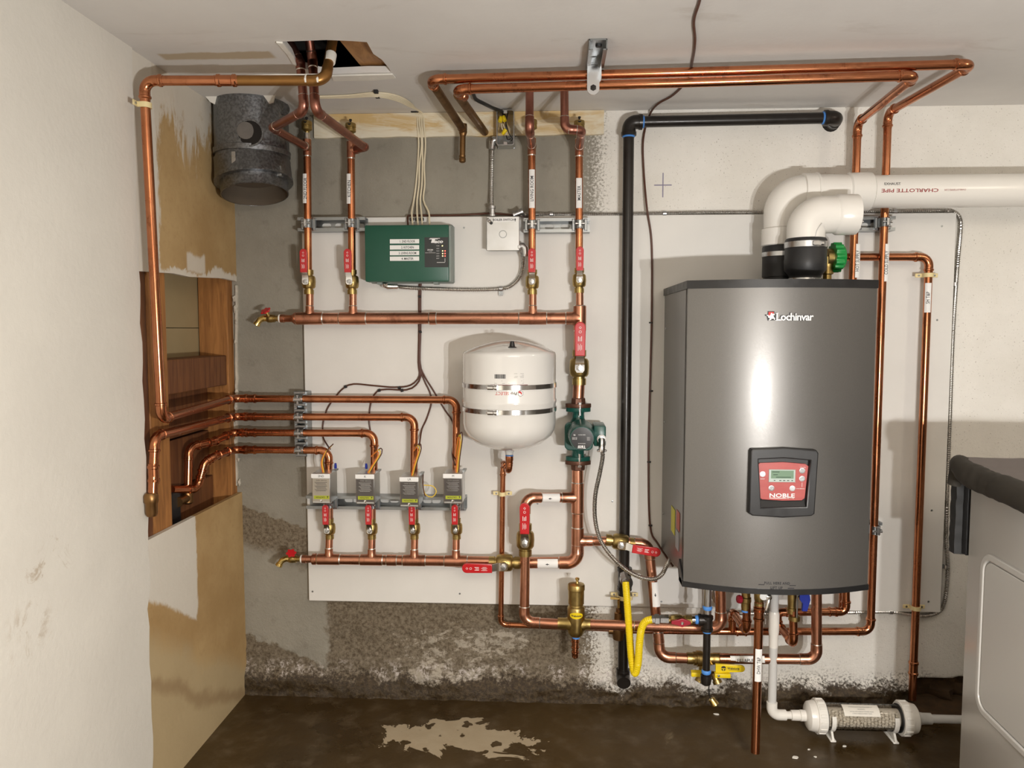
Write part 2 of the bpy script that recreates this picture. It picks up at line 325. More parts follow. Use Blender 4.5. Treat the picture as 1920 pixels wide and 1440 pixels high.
def curve_mesh(c):
    ob = bpy.data.objects.new('t', c); COL.objects.link(ob); dg = bpy.context.evaluated_depsgraph_get(); dg.update()
    me = bpy.data.meshes.new_from_object(ob.evaluated_get(dg)); vs = [v.co.copy() for v in me.vertices]; fs = [tuple(p.vertices) for p in me.polygons]
    bpy.data.objects.remove(ob); bpy.data.meshes.remove(me); bpy.data.curves.remove(c); return vs, fs
def rrect(x0, y0, x1, y1, r, n=5):
    o = []
    for cx, cy, a0 in ((x1-r, y1-r, 0), (x0+r, y1-r, 90), (x0+r, y0+r, 180), (x1-r, y0+r, 270)):
        for k in range(n+1): a = math.radians(a0+90*k/n); o.append((cx+r*math.cos(a), cy+r*math.sin(a)))
    return o
def circ(cx, cy, r, n=20): return [(cx+r*math.cos(2*math.pi*k/n), cy+r*math.sin(2*math.pi*k/n)) for k in range(n)]
def base(o):
    p = V((0, 0, 0))
    while o: p = p+o.location; o = o.parent
    return p
def part(name, mb, mats, parent=None, label=None, ang=38):
    me = bpy.data.meshes.new(name); off = base(parent) if parent else V((0, 0, 0))
    me.from_pydata([p-off for p in mb.v], [], mb.f)
    mats = mats if isinstance(mats, (list, tuple)) else [mats]
    for m in mats: me.materials.append(m)
    if len(mats) > 1: me.polygons.foreach_set('material_index', mb.m)
    bm = bmesh.new(); bm.from_mesh(me); bmesh.ops.recalc_face_normals(bm, faces=bm.faces[:]); bm.to_mesh(me); bm.free()
    me.polygons.foreach_set('use_smooth', [True]*len(me.polygons)); me.set_sharp_from_angle(angle=math.radians(ang))
    o = bpy.data.objects.new(name, me); COL.objects.link(o)
    if parent: o.parent = parent
    if label: o['label'] = label
    return o
def thing(name, label, cat, loc=(0, 0, 0), group=None):
    o = bpy.data.objects.new(name, None); o.empty_display_size = .02; COL.objects.link(o); o.location = V(loc)
    o['label'] = label; o['category'] = cat
    if group: o['group'] = group
    return o
def solo(name, mb, mats, label, cat, group=None, ang=38):
    o = part(name, mb, mats, None, label, ang); o['category'] = cat
    if group: o['group'] = group
    c = sum((v.co for v in o.data.vertices), V((0, 0, 0)))/len(o.data.vertices)     # origin at the thing itself
    o.data.transform(Matrix.Translation(-c)); o.location = c
    return o
def struct(name, mb, mats, parent=None, ang=38):
    o = part(name, mb, mats, parent, None, ang)
    if not parent: o['kind'] = 'structure'
    return o
def kids(o): return [c for c in COL.objects if c.parent == o]
def copy_tree(o, mat=None, parent=None, label=None):
    c = o.copy(); COL.objects.link(c); c.parent = parent
    if mat: c.matrix_basis = mat
    if label: c['label'] = label
    for k in KIDS.get(o.name) or kids(o): copy_tree(k, None, c)
    return c
KIDS = {}
def frame(o, z, y):      # local Z -> z, local -Y stays as close to front as given: y is the direction of local Y
    z = V(z).normalized(); y = (V(y)-z*V(y).dot(z)).normalized(); x = y.cross(z)
    return Matrix(((x.x, y.x, z.x, o[0]), (x.y, y.y, z.y, o[1]), (x.z, y.z, z.z, o[2]), (0, 0, 0, 1)))
def text_v(s, w=None, h=None, bold=0, shear=0, sp=1.0):
    c = bpy.data.curves.new('t', 'FONT'); c.body = s; c.resolution_u = 2; c.offset = bold; c.shear = shear; c.space_character = sp
    vs, fs = curve_mesh(c)
    x0, x1 = min(p.x for p in vs), max(p.x for p in vs); y0, y1 = min(p.y for p in vs), max(p.y for p in vs)
    sy = h/(y1-y0) if h else w/(x1-x0); sx = w/(x1-x0) if w else sy
    return [((p.x-(x0+x1)/2)*sx, (p.y-(y0+y1)/2)*sy) for p in vs], fs
def put(mb, s, o, ex, ey, w=None, h=None, bold=0, shear=0, mi=0, fn=None, sp=1.0):
    vs, fs = text_v(s, w, h, bold, shear, sp); o = V(o)
    if fn:                                               # finer triangles where the lettering wraps a curved surface
        bm = bmesh.new(); q = [bm.verts.new((a, b, 0)) for a, b in vs]
        for f in fs:
            try: bm.faces.new([q[i] for i in f])
            except ValueError: pass
        for _ in range(2): bmesh.ops.subdivide_edges(bm, edges=[e for e in bm.edges if e.calc_length() > .0028], cuts=1); bmesh.ops.triangulate(bm, faces=[f for f in bm.faces if len(f.verts) > 3])
        bm.verts.index_update(); vs = [(p.co.x, p.co.y) for p in bm.verts]; fs = [[p.index for p in f.verts] for f in bm.faces]; bm.free()
    mb.add([fn(o+ex*a+ey*b) if fn else o+ex*a+ey*b for a, b in vs], fs, mi)
def catmull(pts, step=.006):
    pts = [V(p) for p in pts]; q = [pts[0]*2-pts[1]]+pts+[pts[-1]*2-pts[-2]]; out = []
    for i in range(1, len(q)-2):
        a, b, c, d = q[i-1:i+3]; n = max(2, int((c-b).length/step))
        for k in range(n):
            t = k/n; out.append(.5*((2*b)+(c-a)*t+(2*a-5*b+4*c-d)*t*t+(3*b-a-3*c+d)*t**3))
    out.append(pts[-1]); return out
def smooth_cable(name, pts, r, mat, label, cat, seg=8, step=.012, group=None):
    return solo(name, MB().tube(catmull(pts, step), r, seg), mat, label, cat, group)
def armored(pts, r, label, group=None, name='armored_cable'):
    path = catmull(pts, .0017); rs = [r*(1.06, 1.0, .76)[i % 3] for i in range(len(path))]
    return solo(name, MB().tube(path, rs, 10), STEELA, label, 'cable', group, ang=25)
STEELA = simple('armour_steel', (.52, .505, .48), .3, 1., .1)

# ---- copper pipe kit
R12, R34, R1, R114 = .0080, .0111, .0143, .0172
def arc(p0, p, p1, R, n=8):
    d1 = (p-p0).normalized(); d2 = (p1-p).normalized(); c = max(-1, min(1, d1.dot(d2))); th = math.acos(c)
    if th < .06: return None
    t = min(R*math.tan(th/2), .45*(p-p0).length, .45*(p1-p).length); R = t/math.tan(th/2)
    nn = (d2-d1*c).normalized(); ce = p-d1*t+nn*R; ax = d1.cross(d2).normalized(); a0 = p-d1*t-ce
    return [ce+Matrix.Rotation(th*k/n, 3, ax) @ a0 for k in range(n+1)], d1, d2
def elbow_part(root, A, r, style, mat):
    pts, d1, d2 = A; s = r*(1.7 if style == 'press' else 1.35)
    if style == 'press':
        pr = [(1, 1.05), (.8, 1.05), (.72, 1.27), (.5, 1.27), (.42, 1.1), (.05, 1.1)]
    else: pr = [(1, 1.10), (.02, 1.11)]
    path, rs = [], []
    for k, m in pr: path.append(pts[0]-d1*s*k); rs.append(r*m)
    for p in pts: path.append(p); rs.append(r*(1.09 if style == 'press' else 1.12))
    for k, m in pr[::-1]: path.append(pts[-1]+d2*s*k); rs.append(r*m)
    mb = MB().tube(path, rs, 18)
    if style == 'solder':
        for q, dd in ((pts[0]-d1*s, -d1), (pts[-1]+d2*s, d2)):
            mb.lathe(q-dd*.0006, dd, [(0, r*1.13), (.0022, r*1.04)], 18, 1)
    part('elbow', mb, [mat, TIN], root); return pts[0]-d1*s*.6, pts[-1]+d2*s*.6
def run(root, pts, r, style='press', mat=None, bend=None, skip=()):
    mat = mat or (COP if style == 'press' else COPD); pts = [V(p) for p in pts]; cur = pts[0]
    for i in range(1, len(pts)):
        end = pts[i]; nxt = pts[i]
        if i < len(pts)-1:
            A = arc(pts[i-1], pts[i], pts[i+1], r*(bend or (2.3 if style == 'press' else 1.9)))
            if A: end, nxt = elbow_part(root, A, r, style, mat)
        if i-1 not in skip: part('pipe', MB().tube([cur, end], r, 18), mat, root)
        cur = nxt
def coupling(root, p, ax, r, L=None, style='press', mat=None):
    ax = V(ax).normalized(); L = L or r*4.2
    if style == 'press':
        pr = [(-.5, 1.05), (-.42, 1.05), (-.38, 1.27), (-.27, 1.27), (-.23, 1.1), (.23, 1.1), (.27, 1.27), (.38, 1.27), (.42, 1.05), (.5, 1.05)]
    else: pr = [(-.5, 1.1), (.5, 1.1)]
    mb = MB().lathe(p, ax, [(a*L, b*r) for a, b in pr], 18)
    if style == 'solder':
        for sg in (-1, 1): mb.lathe(V(p)+ax*sg*L*.5, ax*sg, [(-.0004, r*1.12), (.0022, r*1.03)], 18, 1)
    part('coupling', mb, [mat or (COP if style == 'press' else COPD), TIN], root)
def tee(root, p, ax, br, r, rb, L=None, Lb=None, mat=None):
    p = V(p); ax = V(ax).normalized(); br = V(br).normalized(); L = L or r*2.3; Lb = Lb or r*1.1+rb*1.6
    mb = MB().lathe(p, ax, [(-L, r*1.1), (L, r*1.1)], 20); mb.lathe(p, br, [(0, rb*1.2), (r*1.05, rb*1.25), (r*1.35, rb*1.11), (Lb, rb*1.11)], 18)
    for sg in (-1, 1): mb.lathe(p+ax*sg*L, ax*sg, [(-.0004, r*1.12), (.0024, r*1.03)], 18, 1)
    mb.lathe(p+br*Lb, br, [(-.0004, rb*1.13), (.0024, rb*1.03)], 18, 1)
    part('tee', mb, [mat or COPD, TIN], root)
def pipe_label(root, a, b, r, s, off=0., wid=.62, align=.5, arrow=False, span=None, tv=None):
    # paper strip wrapped on the front of a pipe from a to b; lettering runs a -> b
    a, b = V(a), V(b); ax = (b-a).normalized(); L = (b-a).length
    fr = -Y; fr = (fr-ax*fr.dot(ax)).normalized(); ey = fr.cross(ax)
    if off: fr = (fr*math.cos(off)+ey*math.sin(off)).normalized(); ey = fr.cross(ax)
    def wrap(q, e=.0):
        d = q-a; t = d.dot(ax); s_ = d.dot(ey); an = s_/r; return a+ax*t+(fr*math.cos(an)+ey*math.sin(an))*(r+e)
    hw = wid*r*1.35; mb = MB()
    mb.grid([[wrap(a+ax*t+ey*(-hw+2*hw*k/16), .0006) for t in (0, L)] for k in range(17)])
    st = part('pipe_label', mb, WHITEM, root, label='white label reading "%s"' % s if s else 'white label with a black flow arrow')
    t = MB()
    if s:
        cw = span or min(L*.86, .0072*len(s)); put(t, s, a+ax*(L*align), ax, ey, w=cw, h=min(hw*1.05, .0088), bold=.007, fn=lambda q: wrap(q, .0012))
    else:
        m = a+ax*L*.5; q = .0035*(1 if arrow else -1)
        t.add([wrap(m+ax*2*q, .001), wrap(m+ey*q*.8, .001), wrap(m-ey*q*.8, .001), wrap(m-ax*q*1.2+ey*q*.25, .001), wrap(m-ax*q*1.2-ey*q*.25, .001), wrap(m+ey*q*.25, .001), wrap(m-ey*q*.25, .001)], [(0, 1, 2), (3, 5, 6, 4)])
    part('lettering', t, INK, st)
    return st

# ================================================================== THE ROOM
ZC = 1.813; XL = -.977
struct('floor', MB().box((-1.3, -4.3, -.05), (2.45, .12, 0)), FLOOR)
def wall_y(x, z):
    n = noise.noise(V((x*9, z*9, 3))); n2 = noise.noise(V((x*34, z*34, 8))); n3 = noise.noise(V((x*4, 5, z*2)))
    tong = max(0, min(1, (-.70+.02*n-x)/.02))*max(0, min(1, (z-(.19-.42*(x+.965)+.02*n))/.012)); low = max(0, min(1, (.34-z)/.10))*max(0, min(1, (.22-x)/.1))*(1-tong); ft = max(0, min(1, (.085+.05*n3+.03*n-z)/.03)); n4 = noise.noise(V((x*75, z*75, 1)))
    y = .0015*n+.0006*n2+low*(.005*n+.005*n2+.003*n4)-ft*(.020+.016*n+.012*n2+.005*n4)*min(1, max(0, (1.14-x)/.04))
    hole = max(0, min(1, (x-1.10)/.03))*max(0, min(1, (.085+.02*n3+.012*n+.10*max(0, min(.4, x-1.1))-z)/.015))
    return y+hole*(.09+.02*n2)
NX, NZ = 400, 200
rows = []
for i in range(NX+1):
    x = -1.15+3.6*i/NX; r = []
    for j in range(NZ+1):
        t = j/NZ; z = -.03+1.86*(t**1.35); r.append(V((x, wall_y(x, z), z)))
    rows.append(r)
wb = struct('wall_back', MB().grid(rows), WALLM, ang=180)
soil = MB().grid([[V((1.08+.5*i/20, .045+.05*noise.noise(V((i*.6, j*.6, 2))), -.01+.15*j/8)) for j in range(9)] for i in range(21)])
soil.grid([[V((1.09+.45*i/20, -.06+.13*j/8, .006+.02*j/8+.012*noise.noise(V((i*.5, j*.7, 9))))) for j in range(9)] for i in range(21)])
o = part('exposed_soil', soil, DIRT, wb)
hq = [(P(u, v, .002).x, P(u, v, .002).z) for u, v in ((962, 234), (971, 232), (976, 238), (984, 243), (983, 250), (974, 252), (966, 256), (960, 248))]
part('broken_hole_shade', MB().prism(hq, (0, -.004, 0), X, Z, Y*.006), DARK, wb)  # thin dark plate painted as the shade of a hole, no recess behind
hole = [(-.572, 1.302), (-.40, 1.309), (-.31, 1.306), (-.10, 1.316), (-.010, 1.314), (.02, 1.310), (.02, .652), (-.565, .655)]
wl = struct('wall_left', MB().plate([(-4.3, -.02), (.03, -.02), (.03, 1.83), (-4.3, 1.83)], [hole], (XL-.0065, 0, 0), Y, Z, X, .013), LEFTM)
# white plaster coat, a few millimetres proud, ending in a ragged trowelled edge
edge = [(-.575+.004*math.sin(k*2.1)+.006*noise.noise(V((k*.7, 0, 0)))-(.012 if k < 12 else 0), -.01+1.83*k/40) for k in range(41)]
part('plaster_coat', MB().plate(edge+[(-4.3, 1.82), (-4.3, -.01)], [], (XL+.003, 0, 0), Y, Z, X, .006), SCUFF, wl)
for y0, y1, m in ((-.64, -.512, WOODR), (-.508, -.415, WOODV)): part('stud', MB().box((-1.083, y0, .40), (-.992, y1, 1.45), .002, 1), m, wl)
part('stud', MB().box((-1.083, -.040, .40), (-.992, .03, 1.45), .002, 1), WOODV, wl)
part('blocking', MB().box((-1.078, -.414, .995), (-.998, -.041, 1.085), .002, 1), WOODR, wl)
for z0, z1 in ((.72, .855), (.86, .99)): part('lath_board', MB().box((-1.082, -.414, z0), (-1.06, -.041, z1), .002, 1), WOODR, wl)
part('lower_blocking', MB().box((-1.08, -.28, .58), (-1.05, -.041, .715), .002, 1), WOODR, wl)
part('backing_panel', MB().box((-1.10, -.42, 1.17), (-1.086, .03, 1.47)).box((-1.10, -.42, .98), (-1.0862, .03, 1.168)), TAN, wl)
part('recess_shade', MB().box((-1.12, -.7, .38), (-1.104, .05, 1.5)), DARK, wl)  # dark panel standing in for the shade deep in the stud bay
part('void_shade', MB().box((-1.07, -.40, .60), (-1.03, -.29, .72), .004, 1), RUBB, wl)  # black box painted as the shade of the void low in the opening
random.seed(4)
for k, (u, v, sz) in enumerate(((439, 560, .010), (441, 580, .014), (443, 604, .008), (442, 640, .009), (444, 735, .012), (442, 762, .013), (438, 798, .016), (441, 828, .015), (434, 798, .012), (447, 862, .009), (449, 905, .011))):   # broken footing chips along the edge of the opening
    c_ = P(u, v, .010); ib_ = bmesh.new(); bmesh.ops.create_icosphere(ib_, subdivisions=2, radius=sz)
    for q in ib_.verts: q.co *= .75+.55*noise.noise(q.co*160+V((k*3.1, 0, 0)))
    m = MB(); m.bm(ib_, 0, lambda c: c_+V((c.x*.55, c.y*.6, c.z*1.15))); part('mortar_chip', m, CHIP, wl, ang=30)
re_ = []
for k in range(31): re_.append((P(444.5+2.2*noise.noise(V((k*.9, 1, 0))), 535+k*12.5, .004).x-.004, P(444, 535+k*12.5, .004).z))
ragged = re_+[(x_+.006+.004*abs(noise.noise(V((k*1.3, 5, 0)))), z_) for k, (x_, z_) in enumerate(re_)][::-1]
part('ragged_plaster_edge', MB().prism(ragged, (0, -.009, 0), X, Z, Y*.008), CHIP, wl)
ch = [PZ(u, v, ZC) for u, v in ((528, 78), (560, 77), (612, 75), (660, 77), (688, 79), (700, 101), (716, 112), (730, 129), (733, 136), (690, 136), (626, 139), (600, 137), (556, 124), (548, 104))]
cl = struct('ceiling', MB().plate([(-1.2, -4.3), (2.45, -4.3), (2.45, .05), (-1.2, .05)], [[(p.x, p.y) for p in ch]], (0, 0, ZC+.008), X, Y, Z, .016), CEIL)
a, b = PZ(632, 70, 1.835), PZ(690, 140, 1.835); dr = (b-a).normalized(); sd = V((dr.y, -dr.x, 0))*.085
part('joist', MB().prism([(-.3, 0), (.7, 0), (.7, .22), (-.3, .22)], a, dr, Z, sd), WOODH, cl)
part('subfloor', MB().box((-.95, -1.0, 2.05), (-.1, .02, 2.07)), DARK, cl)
part('cavity_lining', MB().box((-.95, -.02, 1.83), (-.1, .0, 2.05)).box((-.96, -1, 1.83), (-.94, .0, 2.05)).box((-.12, -1, 1.83), (-.10, .0, 2.05)).box((-.95, -1.0, 1.83), (-.1, -.98, 2.05)), DARK, cl)  # subfloor and lining coloured near-black for the shade above the ceiling hole
tq = [PZ(u, v, ZC-.002) for u, v in ((622, 141), (736, 138), (742, 145), (700, 149), (625, 150))]
part('torn_edge', MB().prism([(p.x, p.y) for p in tq], (0, 0, ZC-.005), X, Y, Z*.004), FLUX, cl)
tq = [PZ(u, v, ZC-.002) for u, v in ((518, 78), (530, 79), (550, 103), (557, 124), (549, 118), (538, 100))]
part('torn_edge', MB().prism([(p.x, p.y) for p in tq], (0, 0, ZC-.005), X, Y, Z*.004), FLUX, cl)
struct('wall_right', MB().box((2.3, -4.3, 0), (2.4, .05, 1.82)), BARE)
struct('wall_rear', MB().box((-1.2, -4.3, 0), (2.4, -4.2, 1.82)), BARE)
bot = [(-.722+.872*k/24, 1.742+.006*noise.noise(V((k*.6, 2, 0)))) for k in range(25)]
struct('trim_1', MB().prism(bot+[(.15, 1.812), (-.722, 1.812)], (0, -.012, 0), X, Z, Y*.014), SILL)

# ------------------------------------------------------------------ backer board
bp = [P(565, 408, .018), P(1791, 396, .018), P(1764, 1149, .018), P(568, 1130, .018)]
BX0, BX1, BZ0, BZ1 = bp[0].x, bp[2].x, bp[2].z, bp[0].z
bd = thing('backer_board', 'large white painted plywood backer board fixed to the basement wall', 'board', (BX0, -.009, BZ0))
part('panel', MB().box((BX0, -.018, BZ0), (BX1, -.0005, BZ1), .002, 1), BOARD, bd)
for u, v in ((586, 1109), (862, 1113), (1008, 944), (1148, 940), (870, 427), (1766, 424), (1757, 600), (1747, 957), (1741, 1128), (1240, 1128)):
    p = P(u, v, .018); part('screw', MB().lathe(p+Y*.001, -Y, [(0, .0034), (.0016, .003), (.0018, .001)], 10), STEELD, bd)

# ------------------------------------------------------------------ strut channels with pipe clamps
def strut(label, c, L, ax, slots=(), depth=.041, clamps=(), w=.041, r=R34, group=None):
    c = V(c); ax = V(ax); up = Z if abs(ax.z) < .5 else X      # c: centre of the back face, opening faces the room
    t = thing('strut_channel', label, 'strut', c, group); hw = w/2
    pl = [rrect(s-.014, -.007, s+.014, .007, .0068) for s in slots]
    part('back_plate', MB().plate([(-L/2, -hw), (L/2, -hw), (L/2, hw), (-L/2, hw)], pl, c-Y*.0012, ax, up, Y, .0024), STEELD, t)
    for sg in (-1, 1):
        m = MB(); pr = [(0, hw), (depth, hw), (depth, hw-.009), (depth-.007, hw-.009), (depth-.007, hw-.0068), (depth-.0024, hw-.0068), (depth-.0024, hw-.0024), (0, hw-.0024)]
        m.prism([(a_, b_*sg) for a_, b_ in pr], c-ax*(L/2), -Y, up, ax*L); part('flange', m, STEELD, t)
    for s, ry in clamps:
        q = c+ax*s; pc = V((q.x, -ry, q.z)); m = MB(); n = 14
        rows = []
        prof = [(-(r+.012), -depth+.0), (-(r+.012), -.002)]
        pts = []
        for k in range(n+1):
            a_ = math.pi*k/n; pts.append((math.cos(a_)*(r+.003), math.sin(a_)*(r+.003)))
        base_d = ry-depth-(-c.y)                               # distance pipe centre in front of the channel lips
        o2 = [(r+.003, -(base_d)-.012)]+pts+[(-(r+.003), -(base_d)-.012)]
        inn = [(-(r+.0006), -(base_d)-.012)]+[(math.cos(math.pi*(n-k)/n)*(r+.0006), math.sin(math.pi*(n-k)/n)*(r+.0006)) for k in range(n+1)]+[(r+.0006, -(base_d)-.012)]
        m.prism(o2+inn, pc-up*.0125, ax, -Y, up*.025)
        cl_ = part('clamp', m, STEELD, t)
        b2 = MB().box(pc-Y*(r+.002)-ax*.004-up*.011, pc-Y*(r+.011)+ax*.0045+up*.011, .0015, 1)
        b2.lathe(pc-Y*(r+.007)-ax*.013, ax, [(0, .0035), (.005, .0035), (.0051, .0022), (.022, .0022), (.0221, .0042), (.026, .0042)], 8)
        part('clamp_bolt', b2, STEEL, cl_)
        for sg in (-1, 1): part('clamp_ear', MB().box(q-Y*(depth-.001)+ax*(sg*(r+.007)-.0035)-up*.0165, q-Y*(depth+.006)+ax*(sg*(r+.007)+.0035)+up*.0165, .001, 1), STEELD, cl_)
    return t
def hstrut(label, u0, u1, v, pipes, slots, d=.018, r=R34, ry=.07):
    a_, b_ = P(u0, v, d+.03), P(u1, v, d+.03); c = V(((a_.x+b_.x)/2, -d, (a_.z+b_.z)/2)); L = b_.x-a_.x
    return strut(label, c, L, X, [P(s, v, d).x-c.x for s in slots], .041, [(P(q, v, ry).x-c.x, ry) for q in pipes], r=r)
hstrut('short zinc strut channel left of the green controller', 560, 686, 421, (577, 659), (613, 637, 675))
hstrut('short zinc strut channel right of the grey switch box', 982, 1106, 423, (998, 1087), (1030, 1060), )
hstrut('short zinc strut behind the white exhaust pipe above the boiler', 1588, 1676, 420, (1605, 1659), (1618, 1640), ry=.08, r=R34)
hstrut('long zinc strut channel under the four zone valves', 576, 874, 942, (618, 698, 776, 856), (655, 670, 722, 740, 802, 818))
a_, b_ = P(566, 734, .045), P(566, 850, .045)
strut('vertical zinc strut holding four stacked copper pipes at board edge', V((a_.x, -.018, (a_.z+b_.z)/2)), a_.z-b_.z, Z, (), .041, [(P(566, v, .07).z-(a_.z+b_.z)/2, .07) for v in (748, 781, 811, 843)])
a_ = P(1640, 990, .06); strut('small zinc strut clamp on cold pipe right of the boiler', V((a_.x, -.018, a_.z)), .05, X, (), .035, [(P(1641, 990, .08).x-a_.x, .08)], w=.03)

# ------------------------------------------------------------------ ball valves
def valve_proto(label, loc, tag_='valve'):
    t = thing('ball_valve', label, 'valve', (0, 0, 0), 'red handled ball valves')
    part('valve_body', MB().lathe((0, 0, -.036), Z, [(0, .0145), (.013, .0145), (.0135, .0125), (.017, .0125), (.0175, .0165), (.022, .0195), (.036, .0205), (.050, .0195), (.0545, .0165), (.055, .0125), (.0585, .0125), (.059, .0145), (.072, .0145)], 24).lathe((0, -.012, 0), -Y, [(0, .011), (.008, .0105), (.009, .008), (.013, .008)], 16), BRASS, t)
    part('stem_nut', MB().lathe((0, -.024, 0), -Y, [(0, .0075), (.004, .0075), (.0041, .0045), (.010, .0045), (.0101, .0065), (.015, .0065), (.0155, .003), (.017, .003)], 6), STEEL, t)
    lv = MB(); sec = []
    for z_, y_, hw in ((-.009, -.0315, .006), (-.004, -.0315, .0095), (.006, -.0315, .0095), (.014, -.0325, .0088), (.023, -.040, .0082), (.032, -.043, .0078), (.085, -.044, .0075)): sec.append((z_, y_, hw))
    lv.grid([[V((x_*hw, y_, z_)) for z_, y_, hw in sec] for x_ in (-1, -.5, 0, .5, 1)]); lv.grid([[V((x_*hw, y_-.002, z_)) for z_, y_, hw in sec] for x_ in (-1, -.5, 0, .5, 1)])
    for x_ in (-1, 1): lv.grid([[V((x_*hw, y_-e, z_)) for z_, y_, hw in sec] for e in (0, .002)])
    part('lever', lv, CHROME, t)
    gp = MB().plate([(-.0085, .027), (.0085, .027)]+[(.0095*math.cos(math.pi*k/8), .083+.0095*math.sin(math.pi*k/8)) for k in range(9)], [], (0, -.0445, 0), X, Z, Y, .004, bev=.0016)
    gr = part('grip', gp, RED, t)
    lt = MB(); yy = -.0483
    for k in range(4): lt.box((-.0044+k*.0024, yy, .036+.002*(k % 2)), (-.0037+k*.0024, yy-.0002, .050-.003*(k % 2)))
    for k in range(3): lt.box((-.0042+k*.0032, yy, .055), (-.0030+k*.0032, yy-.0002, .065-.002*(k % 2)))
    lt.plate(circ(0, .074, .0028, 10), [circ(0, .074, .0021, 10)], (0, yy, 0), X, Z, Y, .0002); lt.plate(circ(.0, .0825, .0028, 4), [circ(0, .0825, .0020, 4)], (0, yy, 0), X, Z, Y, .0002)
    part('lettering', lt, WINK, gr)
    return t
VP_ = None
def valve(label, p, z=Z, y=Y, sc=1.0):
    global VP_
    m = frame(p, z, y) @ Matrix.Scale(sc, 4)
    if VP_ is None: VP_ = valve_proto(label, p); VP_.matrix_basis = m; return VP_
    return copy_tree(VP_, m, None, label)
DR = .07
valve('ball valve on the 2nd floor riser, left of green controller', P(579, 529, DR))
valve('ball valve on the kitchen riser, touching the green controller side', P(660, 529, DR))
valve('ball valve on the living room riser, right of the switch box', P(998, 529, DR))
valve('ball valve on the master riser, top right of the manifold', P(1086, 526, DR))
for n_, u in (('2ND', 618), ('K', 697), ('LR', 777), ('M', 856)): valve('red ball valve beneath the zone valve marked %s' % n_, P(u, 991, DR), sc=.88)
valve('large vertical ball valve with red handle above the circulator pump', P(1086, 689, .075), sc=1.42)
valve('ball valve with upright red handle left of the pump loop', P(985, 1012, .115), sc=1.32)
valve('horizontal ball valve at the right end of the lower manifold', P(946, 1055, .075), -X, Y, 1.3)
valve('ball valve with red handle in front of the black gas pipe', P(1163, 1016, .085), V((1, 0, -.14)), Y, 1.2)

# ------------------------------------------------------------------ heating manifolds
up_ = thing('supply_manifold', 'upper copper manifold header with four tees under the green controller', 'pipe', P(1000, 597, DR))
hz = lambda u, d=DR: P(u, 597, d)
z0 = hz(800).z; HX = lambda u: V((hz(u).x, -DR, z0))
part('reducer', MB().lathe(HX(526), X, [(0, R34*1.12), (.012, R34*1.12), (.0125, R34), (.034, R34), (.036, R34*1.1), (.046, R114*1.1)], 20), COPD, up_)
part('pipe', MB().tube([HX(552), HX(1080)], R114, 20), COPD, up_)
for u in (581, 662, 999): tee(up_, HX(u), X, Z, R114, R34, .040)
tee(up_, HX(1087), Z, -X, R114, R114, .036, .04); coupling(up_, HX(812), X, R114, .02, 'solder')
for u, top in ((581, 552), (662, 552), (999, 552)): part('pipe', MB().tube([HX(u)+Z*.02, P(u, top-6, DR)], R34, 16), COPD, up_)
part('pipe', MB().tube([HX(1087)+Z*.02, P(1087, 546, DR)], R34, 16), COPD, up_)
part('pipe', MB().tube([HX(1087)-Z*.03, P(1086, 660, .073)], R114, 18), COPD, up_)
part('pipe', MB().tube([P(1086, 712, .075), P(1084, 752, .075)], R114, 18), COPD, up_)
lo = thing('return_manifold', 'lower copper manifold header feeding the four zone valves', 'pipe', P(760, 1051, .075))
L0, L1 = P(560, 1048, .075), P(935, 1053, .075); la = (L1-L0).normalized()
LX = lambda u: L0+(L1-L0)*((P(u, 1050, .075).x-L0.x)/(L1.x-L0.x))
part('reducer', MB().lathe(LX(566), la, [(0, R34*1.12), (.014, R34*1.12), (.0145, R34), (.030, R34), (.034, R1*1.2), (.044, R1*1.22)], 20), COPD, lo)
part('pipe', MB().tube([LX(590), LX(925)], R1*1.08, 20), COPD, lo)
for u in (617, 697, 777, 855): tee(lo, LX(u), la, Z, R1*1.08, R34, .034); part('pipe', MB().tube([LX(u)+Z*.02, P(u+.6, 1005, DR)], R34, 16), COPD, lo); part('pipe', MB().tube([P(u+.8, 975, DR), P(u+.8, 925, DR)], R34, 16), COPD, lo)
coupling(lo, LX(735), la, R1*1.08, .03, 'solder')
# pump loop: one soldered assembly
lp = thing('pump_loop', 'soldered copper loop below the circulator pump with flow arrow labels', 'pipe', P(1083, 960, .075))
run(lp, [P(965, 1055, .075), P(1083, 1055, .075), P(1083, 878, .075)], R114, 'solder')
tee(lp, P(1083, 933, .075), Z, (P(990, 933, .115)-P(1083, 933, .075)), R114, R1, .045, .05)
tee(lp, P(1083, 1014, .075), Z, X, R114, R1, .04, .045)
run(lp, [P(1060, 933, .085), P(985, 933, .115), P(985, 985, .115)], R1, 'solder')
pipe_label(lp, P(1012, 933, .104), P(1048, 933, .09), R1, '', wid=.85)
pipe_label(lp, P(1008, 1055, .075), P(1046, 1055, .075), R114, '', wid=.7, arrow=False)
dn = thing('air_separator_line', 'copper line dropping left of the loop and running to the boiler', 'pipe', P(985, 1100, .115))
run(dn, [P(985, 1035, .115), P(983, 1166, .12), P(1052, 1170, .13)], R1, 'solder')
run(dn, [P(1108, 1171, .135), P(1352, 1178, .185), P(1350, 1085, .185)], R1*1.05, 'solder')
coupling(dn, P(1195, 1174, .153), X, R1, .018, 'solder')
rt_ = thing('boiler_return_line', 'copper line elbowing down past the gas pipe to the boiler underside', 'pipe', P(1228, 1110, .1))
run(rt_, [P(1100, 1014, .075), P(1145, 1015, .08)], R1, 'solder')
run(rt_, [P(1178, 1017, .085), P(1216, 1021, .085), P(1238, 1232, .12), P(1300, 1235, .135)], R1*1.02, 'solder')
run(rt_, [P(1350, 1235, .15), P(1531, 1236, .185), P(1531, 1085, .185)], R1, 'solder')
